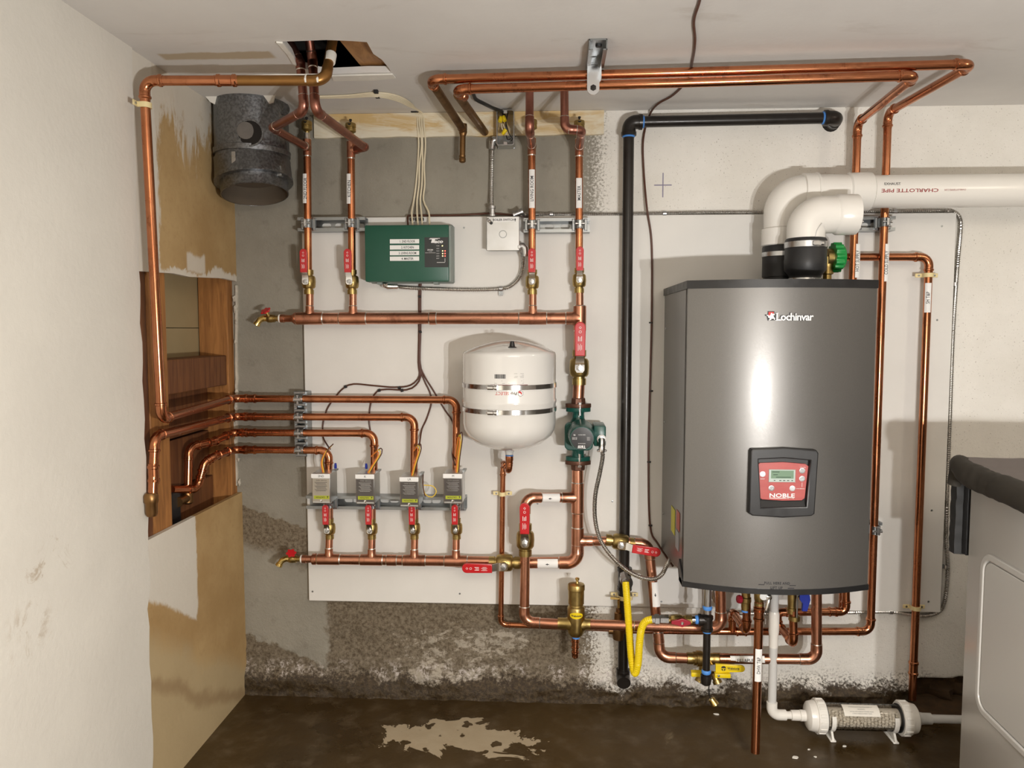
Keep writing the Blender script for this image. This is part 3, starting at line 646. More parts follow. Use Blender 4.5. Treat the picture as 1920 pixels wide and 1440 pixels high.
coupling(rt_, P(1235, 1195, .118), (P(1238, 1232, .12)-P(1216, 1021, .085)), R1, .03, 'solder')
pipe_label(rt_, P(1230, 1136, .106), P(1226, 1090, .098), R1, '', wid=.7, off=.05)
pipe_label(rt_, P(1369, 1234, .153), P(1433, 1234, .167), R1, 'FILL&PURGE', wid=.62, align=.53, span=.062)

# ------------------------------------------------------------------ zone risers and air vents
def riser(name, label, pts, teep, rail_u, bottom, txt, span, br=-Y):
    t = thing('riser_pipe', label, 'pipe', teep)
    run(t, pts, R34, 'solder', bend=1.7, mat=COPP)
    tee(t, teep, Z, br, R34, R34, .024, .022); part('pipe', MB().tube([teep-Z*.02, bottom], R34, 18), COP, t)
    part('nipple', MB().tube([teep+Z*.02, teep+Z*.042], R34*.8, 14), TIN, t)
    (u, va, vb) = txt[1:]
    pipe_label(t, P(u, vb, DR), P(u, va, DR), R34, txt[0], wid=.58, span=span)
    return t
c2 = P(576, 277, DR)
zz = c2.z
riser('r', 'copper riser labelled 2ND FLOOR, leftmost of the four', [P(534, 62, .437), P(563, 118, .437), PZ(571, 207, zz), PZ(511, 240, zz), c2-Y*.012], c2, 577, P(578, 515, DR), ('2ND FLOOR', 574.5, 327, 382), .062)
ck = P(658, 281, DR); zk = ck.z; bk = PZ(684, 276, zk)
t = riser('r', 'copper riser labelled KITCHEN, second from left', [P(577, 58, .46), P(586, 114, .44), PZ(591, 207, zk), bk], ck, 659, P(660, 515, DR), ('KITCHEN', 656.5, 327, 383), .048, X)
part('elbow', MB().tube(catmull([bk+(PZ(591, 207, zk)-bk).normalized()*.016, bk, bk+(V((ck.x+.01, ck.y, ck.z))-bk)*.45, V((ck.x+.012, ck.y, ck.z))], .004), R34*1.1, 18), COPP, t)
cl_ = P(997, 275, DR)
riser('r', 'copper riser labelled LIVING ROOM, second from right', [P(993, 158, .22), PZ(993, 245, cl_.z), cl_-Y*.012], cl_, 998, P(998, 515, DR), ('LIVING ROOM', 997.5, 319, 391), .072)
cm = P(1086, 277, DR); pm = PZ(1059, 238, cm.z+.012)
pm = V((pm.x, pm.y, cm.z+.006))
riser('r', 'copper riser labelled MASTER, rightmost of the four', [P(1058, 158, -pm.y), pm, V((cm.x, pm.y, cm.z+.003)), cm-Y*.012], cm, 1086, P(1086, 512, DR), ('MASTER', 1085.5, 335, 391), .042)
def vent(p, label):
    t = thing('air_vent', label, 'air vent', p, 'brass air vents on the risers')
    part('vent_body', MB().lathe(p, Z, [(0, .006), (.006, .007), (.010, .012), (.012, .0155), (.020, .0155), (.021, .0145), (.023, .0145), (.024, .0158), (.033, .0158), (.036, .0145), (.038, .010), (.039, .006)], 24), BRASS, t)
    part('vent_cap', MB().lathe(p+Z*.038, Z, [(0, .003), (.006, .003), (.0062, .0042), (.010, .0042), (.011, .002)], 12).lathe(p+V((0, -.010, .030)), V((0, -1, .5)), [(0, .005), (.006, .0048), (.0062, .003)], 12), BLACK, t)
vent(c2+Z*.040, 'brass air vent on top of the 2ND FLOOR riser')
vent(ck+Z*.040, 'brass air vent on top of the KITCHEN riser')
vent(cl_+Z*.040, 'brass air vent half hidden behind the LIVING ROOM riser')
vent(cm+Z*.040, 'brass air vent on top of the MASTER riser')

# ------------------------------------------------------------------ drain cocks
def drain(p, label, tilt):
    t = thing('drain_cock', label, 'valve', p, 'brass boiler drain cocks')
    part('body', MB().lathe(p+X*.008, -X, [(0, .011), (.003, .011), (.004, .0085), (.014, .0085), (.0145, .0115), (.022, .0115), (.024, .0125), (.034, .0125), (.040, .009)], 20), BRASS, t)
    part('thread_tape', MB().lathe(p+X*.012, -X, [(0, .0125), (.0045, .0125)], 18), FLUX, t)
    a_ = p-X*.030
    part('spout', MB().tube([a_+V((.004, 0, 0)), a_+V((-.008, -.002, .001)), a_+V((-.020, -.005, -.004)), a_+V((-.028, -.008, -.016))], [.0105, .0098, .009, .0088], 16).lathe(a_+V((-.027, -.0076, -.0145)), V((-.5, -.2, -.9)), [(0, .0105), (.007, .0105)], 16), BRASSY, t)
    s0 = p+V((-.022, -.006, .006)); ax = V((-.25*tilt, -.55, .8)).normalized()
    part('stem', MB().lathe(s0, ax, [(0, .0055), (.016, .0045), (.020, .003)], 12), BRASSY, t)
    N, B = perp(ax); oc = [((.0125+.0022*math.cos(6*a_))*math.cos(a_), (.0125+.0022*math.cos(6*a_))*math.sin(a_)) for a_ in [2*math.pi*k/36 for k in range(36)]]
    part('handwheel', MB().plate(oc, [], s0+ax*.021, N, B, ax, .003, bev=.001), RED, t)
drain(HX(519), 'brass drain cock with red wheel, left end of the upper manifold', 1)
drain(LX(560), 'brass drain cock with red wheel, left end of the lower manifold', -1)

# ------------------------------------------------------------------ zone supply pipes from the wall opening
za = P(437, 747, DR); pa, pb = PX(270, 151, -.93), PX(303, 786, -.93); yy = (pa.y+pb.y)/2
old_end = PZ(610, 151, pa.z)
t = thing('zone_pipe_master', 'long copper pipe from ceiling hole down left wall to zone valve M', 'pipe', pb)
run(t, [pa+(old_end-pa)*.50, pa, pb, za, P(856, 750, DR), P(855, 884, DR)], R34, 'press')
cp = pa+(old_end-pa)*.455; coupling(t, cp, old_end-pa, R34, .055)
mid = pa+(old_end-pa)*.49
run(t, [mid, old_end, old_end+V((.0, .075, .13))], R34*1.04, 'plain', mat=simple('varnished_copper', (.30, .15, .045), .35, .8, .25, 20), bend=2.2)
fx = MB().tube([mid+(old_end-mid)*.15+Z*.0105-Y*.001, mid+(old_end-mid)*.5+Z*.0115, old_end-X*.012+Z*.0115], [.0015, .003, .004], 8)
for k in (.80, .93): q = mid+(old_end-mid)*k; fx.tube([q+Z*.011-Y*.004, q-Y*.0115, q-Z*.007-Y*.0095], [.003, .003, .002], 8)
q = old_end+V((.003, .028, .05)); fx.tube([q, q+V((0, .012, .022))], [.0125, .0128], 14)
part('paint_drips', fx, FLUX, t, 'dried white flux runs')
coupling(t, za+X*.055, X, R34, .04)
def zone(label, name, v, ub, vb, hole_pts, rr=R34):
    c = P(437, v, DR); t = thing(name, label, 'pipe', c)
    run(t, hole_pts+[c, P(ub, v+1.5, DR), P(ub-1, vb, DR)], rr, 'press'); coupling(t, c+X*.055, X, rr, .04); return t
t = zone('copper pipe second from top through the strut, to zone valve LR', 'zone_pipe_living_room', 781, 777, 890, [PX(286, 945, -.955), PX(290, 818, -.955)])
q = PX(288, 888, -.955); coupling(t, q, Z, R34, .05); q = PX(283, 925, -.955)
part('old_brass_fitting', MB().lathe(q-Z*.055, Z, [(0, .011), (.008, .014), (.03, .014), (.034, .0165), (.05, .0165), (.056, .012)], 18), COPO, t)
t = zone('copper pipe third from top through the strut, to zone valve K', 'zone_pipe_kitchen', 811, 702, 886, [PX(352, 925, -1.03), PX(354, 838, -1.03), PX(398, 829, -1.0)])
part('old_brass_fitting', MB().lathe(PX(352, 925, -1.03)-Z*.03, Z, [(0, .010), (.005, .015), (.03, .015), (.04, .012)], 18).lathe(PX(352, 925, -1.03)-Z*.012, -Y, [(0, .012), (.04, .012), (.06, .014)], 16), COPO, t)
zone('copper pipe lowest of four through the strut, to valve 2ND', 'zone_pipe_second_floor', 843, 617, 884, [PX(322, 918, -1.04), PX(370, 917, -1.015), PX(383, 868, -1.0), PX(402, 856, -.98)])

# ------------------------------------------------------------------ zone valves
def zone_valve(label, p, s, face):
    t = thing('zone_valve', label, 'zone valve', p)
    part('valve_body', MB().lathe(p-Z*.06, Z, [(0, .014), (.02, .014), (.021, .018), (.085, .018), (.086, .0125), (.10, .0125)], 20), BRASS, t)
    x0, x1, z0, z1 = p.x-.0285, p.x+.0265, p.z-.043, p.z+.046; yf, yb = -(.07+.078), -(.07+.004)
    part('cover', MB().box((x0, yf, z0), (x1, yb, z1), .0018, 1), ALU, t)
    pl = part('face_sticker', MB().box((x0+.002, yf-.0008, z0+.006), (x1-.002, yf+.001, z1-.015)), face, t)
    lt = MB(); k0 = z1-.020; put(lt, 'POWER HEAD', (p.x, yf-.0012, k0), -X, -Z, w=.032, h=.003)
    for k in range(8): lt.box((x0+.009+.003*(k % 3), yf-.0012, k0-.0065-.0036*k), (x1-.009-.002*((k*2) % 3), yf-.0010, k0-.0055-.0036*k))
    part('lettering', lt, STEEL if face is DGREY else INK, pl)
    cb = part('caution_band', MB().box((x0+.006, yf-.0014, z0+.0135), (x1-.003, yf-.0009, z0+.0235)), LIME, t); lt = MB()
    put(lt, 'CAUTION', (p.x-.003, yf-.0018, z0+.0187), -X, -Z, w=.027, h=.0045, bold=.01); lt.add([V((x1-.010, yf-.0018, z0+.0220)), V((x1-.006, yf-.0018, z0+.0220)), V((x1-.008, yf-.0018, z0+.0155))], [(0, 1, 2)]); part('lettering', lt, INK, cb)
    st = part('name_label', MB().box((x0-.001, yf-.0012, z1-.0135), (x1, yf+.0005, z1-.001)), WHITEM, t); lt = MB(); put(lt, s, (p.x, yf-.0017, z1-.0072), X, Z, h=.0062); part('lettering', lt, INK, st)
    part('cover_screw', MB().lathe((p.x-.001, yf, z0+.008), -Y, [(0, .004), (.0018, .004), (.0024, .001)], 12), CHROME, t)
    tp = V((p.x+.006, -.125, z1)); k = {'2ND': 0, 'K': 1, 'LR': 2, 'M': 3}[s]
    for j, (m, nm) in enumerate(((ORNG, 'orange_wire'), (YWIRE, 'yellow_wire'), (CABB, 'brown_wire'))):
        o_ = V((.003*j-.004, .002*j, 0))
        pts = {0: [(-.004, 0, 0), (-.008, 0, .03), (.0, .01, .055), (.012, .025, .070)], 1: [(.0, 0, 0), (.012, 0, .02), (.030, .005, .05), (.026, .012, .062), (.006, .02, .045)],
               2: [(.0, 0, 0), (.008, -.004, .03), (.020, .0, .07), (.014, .008, .082), (.004, .02, .07)], 3: [(.004, 0, 0), (.008, 0, .04), (.014, .006, .09), (.008, .014, .10), (.0, .022, .04)]}[k]
        part(nm, MB().tube(catmull([tp+o_+V(q)*(1+.07*j) for q in pts], .008), .0017, 7), m, t)
    if k == 2:
        for j, m in enumerate((YWIRE, CABB)):
            pts = [(.022, .05, -.005), (.026, .02, -.03), (.034, .01, -.058), (.055, .008, -.066-.004*j), (.068, .008, -.05), (.058, .01, -.034), (.03, .015, -.032)]
            if j: pts = [(.022, .05, -.005), (.027, .015, -.03), (.032, .006, -.055), (.036, .004, -.064)]
            part('loose_wire', MB().tube(catmull([tp+V(q) for q in pts], .008), .0017, 7), m, t)
    if k < 2: part('wire_nut', MB().lathe(tp+V((.022 if k == 0 else -.016, .03, .006)), Z, [(0, .004), (.008, .0042), (.016, .003)], 8), BLUEP, t)
    part('terminal_shelf', MB().box((x1-.004, -.115, z1-.001), (x1+.006, -.08, z1+.004)), STEELD, t)
    return t
for s, u, v, f in (('2ND', 617, 907, simple('tan_sticker', (.42, .38, .32), .4, .4)), ('K', 697, 908, DGREY), ('LR', 777, 913, DGREY), ('M', 856, 907, DGREY)):
    zone_valve('boxy aluminium zone valve with white label %s' % s, P(u, v, DR), s, f)

# ------------------------------------------------------------------ domestic pipes along the ceiling and down the right side
cc = P(1665, 211, .08); z1 = cc.z; A, B = PZ(806, 149, z1), PZ(1826, 120, z1)
t = thing('cold_supply_pipe', 'long copper pipe nearest the viewer under ceiling, dropping right of boiler, labelled COLD SUPPLY', 'pipe', cc)
run(t, [A+(P(866, 241, .02)-A).normalized()*.06, A, B, V((cc.x, cc.y, z1)), V((cc.x, -.08, P(1637, 1184, .08).z)), P(1390, 1184, .08), P(1180, 1181, .06)], R34, 'press')
e_ = P(868, 243, .07); run(t, [A+(e_-A).normalized()*.05, e_-(e_-A).normalized()*.015], R34*1.02, 'plain', mat=COPO)
run(t, [P(1185, 1181, .06), P(939, 1171, .05), P(943, 884, .05), P(945, 874, .05)], R12, 'press')
v_ = MB().tube([e_-(e_-A).normalized()*.02, e_], R34*1.15, 14).tube([e_+Z*.014, P(867, 300, .07)], R12*1.05, 14); v_.lathe(P(867, 300, .07), -Z, [(-.012, R12*1.25), (-.008, R12*1.05), (-.004, R12*1.25), (.005, R12*1.2), (.008, R12*.7)], 14); v_.lathe(e_+Z*.016, -Z, [(0, R34*1.1), (.024, R34*1.1), (.034, R12*1.1)], 14)
part('capped_stub', v_, COPO, t)
pipe_label(t, P(1657.5, 528, .08), P(1660, 458, .08), R34, 'COLD SUPPLY', wid=.58, span=.067)
hh = P(1608, 230, .08); z2 = hh.z; A2, B2 = PZ(851, 168, z2), PZ(1718, 142, z2)
t = thing('hot_supply_pipe', 'copper pipe under ceiling nearer the wall, dropping behind the boiler, labelled HOT SUPPLY', 'pipe', hh)
run(t, [A2+V((.02, .06, 0)), A2, B2, hh, V((hh.x, hh.y, P(1590, 1150, .08).z))], R34, 'press')
e2 = P(910, 249, .004); run(t, [A2+(e2-A2).normalized()*.045, e2+Y*.004], R34*1.02, 'plain', mat=COPO)
pipe_label(t, P(1603.5, 521, .08), P(1606, 458, .08), R34, 'HOT SUPPLY', wid=.58, span=.060)
sc_ = P(1116, 128, .37)
cs = thing('ceiling_strut', 'zinc strut channel end on ceiling clamping the two horizontal pipes', 'strut', sc_)
pr_ = PZ(1118, 140, z1); pr2 = PZ(1112, 160, z2); yc = -(.5); xs = PZ(1118, 95, ZC).x; hw = .0205
top = ZC-.0015; DP = .0235
for k, (a_, b_) in enumerate((((-hw, 0), (-hw+.0024, -DP)), ((hw-.0024, 0), (hw, -DP)), ((-hw, -.0024), (hw, 0)), ((-hw, -DP), (-hw+.009, -DP+.0022)), ((hw-.009, -DP), (hw, -DP+.0022)))):
    part(('flange', 'flange', 'back_plate', 'lip', 'lip')[k], MB().box((xs+a_[0], -.575, top+min(a_[1], b_[1])), (xs+b_[0], -.36, top+max(a_[1], b_[1]))), STEELD, cs)
part('anchor_bolt', MB().lathe((xs+.003, -.545, top-.0024), -Z, [(0, .008), (.004, .0075), (.005, .003)], 8), BLACK, cs)
for k, zp, xo in ((0, z1, .0), (1, z2, -.005)):
    yp = PZ(1118, 140, z1).y if k == 0 else PZ(1112, 160, z2).y; r0, r1 = R34+.0008, R34+.0034; q = V((xs+xo, yp, zp))
    o_ = [(math.cos(math.pi*(.08+1.34*m_/22))*r1, math.sin(math.pi*(.08+1.34*m_/22))*r1) for m_ in range(23)]; i_ = [(a_*r0/r1, b_*r0/r1) for a_, b_ in o_][::-1]
    cb = part('clamp', MB().prism(o_+i_, q-X*.0145, -Z, -Y, X*.029), STEEL, cs)
    part('hanger_plate', MB().box((q.x-.0145, yp-r1-.0015, zp-.006), (q.x+.0145, yp-r1+.0008, top-DP+.003)), CHROME, cb)
    part('hanger_hook', MB().box((q.x-.0105, yp-r1-.0015, top-DP+.002), (q.x+.0105, yp-r1+.0008, top-.004)), STEEL, cb)
    part('clamp_tab', MB().plate([(-.0145, .016), (-.0145, -.004)]+[(.0145*math.cos(math.pi+math.pi*m_/10), -.004+.0145*math.sin(math.pi+math.pi*m_/10)) for m_ in range(11)]+[(.0145, .016)], [], (q.x, yp-r1-.002, zp-.009), X, Z, Y, .003), CHROME, cb)
    part('clamp_screw', MB().lathe((q.x, yp-r1-.0035, zp-.011), -Y, [(0, .0078), (.003, .007), (.0035, .003)], 6), IRON, cb)
hx = P(1570, 482, .06)
t = thing('relief_discharge_pipe', 'copper pipe from the green capped valve down to floor, labelled SH T&P', 'pipe', P(1714, 1308, .06))
s1 = P(1742, 482, .06); s2 = P(1715, 1312, .06); run(t, [hx, s1, V((s1.x, s1.y, s2.z))], R34, 'press'); 
qz = lambda v: V((s1.x, s1.y, P(1730, v, .06).z)); coupling(t, qz(1253), Z, R34, .05)
pipe_label(t, qz(586)+X*0, qz(531), R34, 'SH T&P', wid=.58, off=.35, span=.034)
t = thing('dhw_discharge_pipe', 'copper pipe hanging to the floor in front of boiler, labelled DHW T&P', 'pipe', P(1416, 1411, .335))
d0, d1 = P(1424, 1108, .31), P(1416, 1411, .335); run(t, [d0, d1], R34*1.04, 'press'); coupling(t, d0+(d1-d0)*.14, Z, R34, .045)
dd = lambda v: d0+(d1-d0)*((P(1420, v, .32).z-d0.z)/(d1.z-d0.z)); pipe_label(t, dd(1274), dd(1215), R34*1.04, 'DHW T&P', wid=.6, span=.044)

def pipe_strap(label, p, ax, r, out=-Y, side=None, ears=(-1, 1)):
    t = thing('pipe_strap', label, 'pipe strap', p); ax = V(ax).normalized(); side = side or ax.cross(out).normalized()
    n = 14; o_ = [(math.cos(math.pi*k/n)*(r+.003), math.sin(math.pi*k/n)*(r+.003)) for k in range(n+1)]; i_ = [(a_*(r+.0004)/(r+.003), b_*(r+.0004)/(r+.003)) for a_, b_ in o_]
    hgt = p.dot(out)-(.02 if out == -Y else p.dot(out)-r-.004)
    hgt = r+.002
    part('band', MB().prism([(r+.003, -hgt)]+o_+[(-r-.003, -hgt), (-r-.0004, -hgt)]+i_[::-1]+[(r+.0004, -hgt)], p-ax*.006, side, out, ax*.012), CREAM, t)
    for sg in ears:
        c = p+side*sg*(r+.011)-out*(hgt-.0015); e = V((abs(side.x)*.010+abs(ax.x)*.006+abs(out.x)*.0015, abs(side.y)*.010+abs(ax.y)*.006+abs(out.y)*.0015, abs(side.z)*.010+abs(ax.z)*.006+abs(out.z)*.0015))
        er = part('ear', MB().box(c-e, c+e, .001, 1), CREAM, t); part('screw', MB().lathe(c+out*.0015, out, [(0, .0032), (.0012, .003), (.0014, .001)], 10), STEELD, er)
pa1 = PX(267, 195, -.93); pipe_strap('cream plastic strap on pipe high on the left wall', V((pa.x, pb.y+(pa.y-pb.y)*.93, pa1.z)), Z, R34, X, -Y, (1,))
pipe_strap('cream plastic strap on the thin pipe below the expansion tank', P(942, 926, .05), Z, R12, -Y)
pipe_strap('cream plastic strap near the top elbow of the SH T&P pipe', qz(516), Z, R34)
pipe_strap('cream plastic strap low on the SH T&P pipe at board bottom', qz(1140), Z, R34)

# ------------------------------------------------------------------ boiler
x0, x1 = P(1247, 540, .03).x, P(1645, 528, .418).x; xc = (x0+x1)/2; hwb = (x1-x0)/2; YF = .418; bul = .05; RB = (hwb*hwb+bul*bul)/(2*bul)
fy = lambda x: -(YF+math.sqrt(max(0, RB*RB-(x-xc)**2))-(RB-bul))
zt = P(1470, 524, .45).z; zb = P(1455, 1114, .468).z
bo = thing('boiler', 'tall grey wall-hung boiler with curved front and black control panel', 'boiler', (xc, -.03, zb))
zbk = P(1250, 1030, .03).z
part('cabinet', MB().prism([(.02, zbk), (.02, zt-.006), (YF-.03, zt-.006), (YF-.03, zb+.02), (YF-.06, zb+.02)], (x0+.001, 0, 0), -Y, Z, X*(x1-x0-.002)), BOIL, bo)
def arcpts(inset=0., n=28, xa=0., xb=0.): return [(x0+xa+(x1-xb-x0-xa)*k/n) for k in range(n+1)]
m = MB(); xs_ = arcpts(); rows = []
rows.append([V((x0+.002, -(YF-.024), z)) for z in (zb+.011, zt-.014)]); rows.append([V((x0+.0012, -(YF-.003), z)) for z in (zb+.011, zt-.014)])
for x in xs_: rows.append([V((x, fy(x), z)) for z in (zb+.011, zt-.014)])
rows.append([V((x1-.0012, -(YF-.003), z)) for z in (zb+.011, zt-.014)]); rows.append([V((x1-.002, -(YF-.024), z)) for z in (zb+.011, zt-.014)])
m.grid(rows); part('front_panel', m, BOIL, bo)
def cap(name, za_, zb_, grow, back): 
    xs2 = [x0-grow+(x1-x0+2*grow)*k/28 for k in range(29)]; pl = [(x, fy(min(max(x, x0), x1))-grow) for x in xs2]+[(x1+grow, -back), (x0-grow, -back)]
    return part(name, MB().prism(pl, (0, 0, za_), X, Y, Z*(zb_-za_)), BLACK, bo)
cap('top_lid', zt-.020, zt, .0025, .018); cap('bottom_trim', zb-.001, zb+.0125, .003, YF-.05)
part('bottom_plate', MB().box((x0+.004, -(YF-.05), zb+.015), (x1-.004, -.05, zb+.02)), BLACK, bo)
part('corner_bracket', MB().prism([(YF-.05, zb+.055), (YF-.012, zb+.03), (YF-.0, zb), (YF-.045, zb), (YF-.07, zb+.03)], (x0-.003, 0, 0), -Y, Z, X*.004), BLACK, bo)
for v in (0.15, .5, .85): part('side_screw', MB().lathe((x0, -.06, zbk+(zt-zbk)*v), -X, [(0, .004), (.002, .0035), (.0024, .001)], 10), STEELD, bo)
st = part('side_sticker', MB().prism([(0, 0), (.062, 0), (.062, .07), (0, .07)], (x0-.0004, -.21, zb+.09), -Y, Z, X*.0008), simple('yellow_sticker', (.62, .60, .03), .5), bo)
part('side_sticker', MB().prism([(0, 0), (.05, 0), (.05, .05), (0, .05)], (x0-.0004, -.30, zb+.12), -Y, Z, X*.0008), simple('red_sticker', (.45, .10, .07), .5), bo)
part('side_sticker', MB().prism([(0, 0), (.05, 0), (.05, .05), (0, .05)], (x0-.0004, -.29, zb+.065), -Y, Z, X*.0008), simple('grey_sticker', (.35, .38, .42), .5), bo)
def F_(u, v):
    y = -.46
    for _ in range(4): p = P(u, v, -y); y = fy(p.x)
    return p
# raised emblem and name: dark backing and white letters follow the curved front
def onfront(e): return lambda q: V((q.x, fy(min(max(q.x, x0), x1))-e, q.z))
a_, b_ = F_(1455, 593), F_(1525, 593); cz = F_(1490, 594).z; wd = b_.x-a_.x
lg = MB(); put(lg, 'Lochinvar', ((a_.x+b_.x)/2-.0012, 0, cz+.0006), X, Z, w=wd+.002, h=.020, bold=.045, fn=onfront(.0012), sp=.92)
part('name_backing', lg, INK, bo)
lg = MB(); put(lg, 'Lochinvar', ((a_.x+b_.x)/2, 0, cz), X, Z, w=wd, h=.0185, bold=.022, fn=onfront(.0028), sp=.92)
for fr_ in (0.0, .105): lg.add([onfront(.0028)(V((a_.x+wd*fr_+d_[0]*.001, 0, cz-.0092+d_[1]*.001))) for d_ in ((-2, 0), (3.5, 0), (3.5, 1.2), (-2, 1.2))], [(0, 1, 2, 3)])
lg.add([onfront(.0028)(V((a_.x+d_[0]*.001, 0, cz+.0092+d_[1]*.001))) for d_ in ((-2, -1.3), (4.5, -1.3), (4.5, 0), (-2, 0))], [(0, 1, 2, 3)])
part('name_lettering', lg, WINK, bo)
ec = F_(1444, 593); k = .001
def emb(pts, e, mat, nm, parent=bo): part(nm, MB().add([onfront(e)(V((ec.x+p[0]*k, 0, ec.z+p[1]*k))) for p in pts], [tuple(range(len(pts)))]), mat, parent)
emb([(-6, 12), (9.5, 12), (9.5, 3), (14, 4), (10, 0), (13, -5), (13, -9.5), (-6, -10.5), (-8, -1), (-13, 2.5), (-12, 4.4), (-6.5, 4)], .0011, INK, 'emblem_backing')
emb([(-4.5, 10.5), (8, 10.5), (8, 3), (4, -2), (-2, -2), (-4.5, 3)], .0016, RINK, 'emblem_shield')
emb([(-10, 2.6), (-5, 3.4), (-3, 1), (0, 3), (1, 7), (3.4, 8.5), (4.5, 5.5), (8.5, 6.4), (10.5, 3), (7, 2.5), (8, -2), (11, -4.5), (10.5, -8.5), (8.6, -8.5), (8.4, -5.6), (5, -6.5), (3, -5), (2.5, -8), (-1, -9.8), (-4.5, -9.2), (-1.5, -7.2), (-1.5, -4.6), (-5, -3), (-5.5, 0)], .0022, WINK, 'emblem_rider')
lt = MB()
for s, u, v, ww in (('PULL HERE AND', 1457, 1093.5, 47), ('LIFT UP', 1456, 1102, 22)):
    p = F_(u, v); put(lt, s, p, X, Z, w=ww*.00131, h=.0068, bold=.025, fn=onfront(.0008), sp=1.15)
for u0, u1, v in ((1422, 1433, 1095), (1480, 1492, 1097), (1477, 1489, 1102)):
    p, q = F_(u0, v), F_(u1, v+1); lt.add([onfront(.0008)(V((x, 0, z))) for x, z in ((p.x, p.z), (q.x, p.z), (q.x, p.z-.002), (p.x, p.z-.002))], [(0, 1, 2, 3)])
part('pull_lettering', lt, INK, bo)
# control panel
pc = F_(1466, 903); S_ = (D+pc.y)/F*1.005; L_ = lambda u, v, e=0: V((pc.x+(u-1466)*S_, pc.y-e, pc.z-(v-903)*S_*1.02))
cp = [(-59, 57), (-57, 60), (0, 63), (56, 59), (59, 55), (55, -56), (51, -59), (0, -63), (-55, -60), (-60, -56)]
inn = [(-49, 45), (0, 48), (49, 44), (44, -46), (-42, -49)]
sc = lambda l: [(a_*S_, b_*S_) for a_, b_ in l]
fr_ = part('control_frame', MB().plate(sc(cp), [sc(inn)], (pc.x, pc.y-.004, pc.z), X, Z, Y, .020, bev=.003), BLACK, bo)
part('control_recess', MB().plate(sc([(-52, 48), (52, 48), (48, -50), (-46, -52)]), [], (pc.x, pc.y+.001, pc.z), X, Z, Y, .004), BLACK, bo)
part('control_slope', MB().prism([(0, 0), (.016, 0), (0, .026)], L_(1423, 950, -.001), -Y, Z, X*(84*S_)), BLACK, bo)
pn = part('red_control_plate', MB().plate(sc([(-46, 31), (-42, 35), (0, 37), (40, 34), (45, 30), (40, -29), (35, -33), (0, -34), (-37, -32), (-42, -28)]), [], L_(1466, 903, .005), X, Z, Y, .004, bev=.0008), RPAN, bo)
part('display_bezel', MB().box(L_(1440, 902.5, .0074), L_(1488, 879.5, .0092), .0008, 1), simple('pale_bezel', (.42, .50, .47), .35), pn)
part('display', MB().box(L_(1444, 896, .0088), L_(1485, 881.5, .0097)), LCD, pn)
lt = MB()
for v, a_, b_ in ((884, 1446, 1459), (889, 1448, 1456), (893.5, 1453, 1480), (899.5, 1449, 1452), (899.5, 1459, 1463), (899.5, 1466, 1470), (899.5, 1473, 1477), (899.5, 1481, 1484)): lt.box(L_(a_, v+.7, .0098), L_(b_, v-.7, .0100))
part('display_segments', lt, simple('lcd_ink', (.03, .07, .04), .5), pn)
for u, v in ((1429, 888.5), (1500.5, 881.5), (1500.5, 896), (1445.5, 914), (1483.5, 914)):
    part('button', MB().lathe(L_(u, v, .0075), -Y, [(0, 5.2*S_), (.0015, 5.2*S_), (.0016, 4*S_), (.0024, 3.7*S_), (.0024, .0015), (.0018, .001)], 18), STEEL, pn)
lt = MB(); put(lt, 'NOBLE', L_(1465, 927, .0094), X, Z, w=46*S_, h=7.6*S_, bold=.02)
lt.box(L_(1442, 932.6, .0094), L_(1472, 931.6, .0092)); put(lt, 'FIRE TUBE', L_(1480, 932, .0094), X, Z, w=14*S_, h=1.8*S_); put(lt, 'RESET', L_(1429, 897, .0094), X, Z, w=8*S_, h=1.7*S_)
lt.box(L_(1500.2, 911, .0094), L_(1500.8, 903, .0093)); lt.box(L_(1490, 914.5, .0094), L_(1495, 914, .0093)); put(lt, 'MENU', L_(1500.5, 914.3, .0094), X, Z, w=10*S_, h=1.6*S_); put(lt, 'UP / ON', L_(1501, 875.3, .0094), X, Z, w=10*S_, h=1.8*S_)
part('panel_lettering', lt, WINK, pn)

# ------------------------------------------------------------------ flue parts on top of the boiler
def clamp_band(root, p, ax, r, h=.012, a0=-.3, mat=STEEL):
    m = MB().lathe(V(p)-V(ax)*h/2, ax, [(0, r), (0, r+.0012), (h, r+.0012), (h, r)], 32, cap=False)
    o_ = part('hose_clamp', m, mat, root); q = V(p)+V((math.sin(a0)*r, -math.cos(a0)*r, 0)); tx = V((math.cos(a0), math.sin(a0), 0))
    part('clamp_screw', MB().box((-.014, -.004, -.006), (.010, .003, .006), .0015, 1, fn=lambda c: q+tx*c.x+V((math.sin(a0), -math.cos(a0), 0))*(-c.y)+Z*c.z).lathe(q+tx*.008-Y*.002, tx, [(0, .005), (.008, .005), (.009, .003)], 6), mat, o_)
RP = .0446
ex = thing('exhaust_pipe', 'white plastic exhaust pipe running right from boiler top out of view', 'pipe', P(1464, 520, .14))
eb, ecn, ee = P(1464, 452, .14), P(1464, 361, .14), P(1700, 361, .14); ee.z = ecn.z
A_ = arc(eb, ecn, V((2.0, ecn.y, ecn.z)), .105, 16)
part('elbow', MB().tube([eb]+A_[0]+[A_[0][-1]+X*.03], RP*1.04, 32), PVC, ex)
part('hub', MB().lathe(eb-Z*.016, Z, [(0, RP*1.02), (.004, RP*1.17), (.048, RP*1.17), (.052, RP*1.05)], 32), PVC, ex)
q = A_[0][-1]; part('hub', MB().lathe(q-X*.004, X, [(0, RP*1.05), (.002, RP*1.16), (.034, RP*1.16), (.036, RP*1.21), (.040, RP*1.21), (.041, RP*1.06)], 32), PVC, ex)
h0 = P(1586, 361, .14); part('sweep', MB().lathe(V((q.x+.03, q.y, q.z)), X, [(0, RP*1.07), (h0.x-q.x-.01, RP*1.07)], 32), PVC, ex)
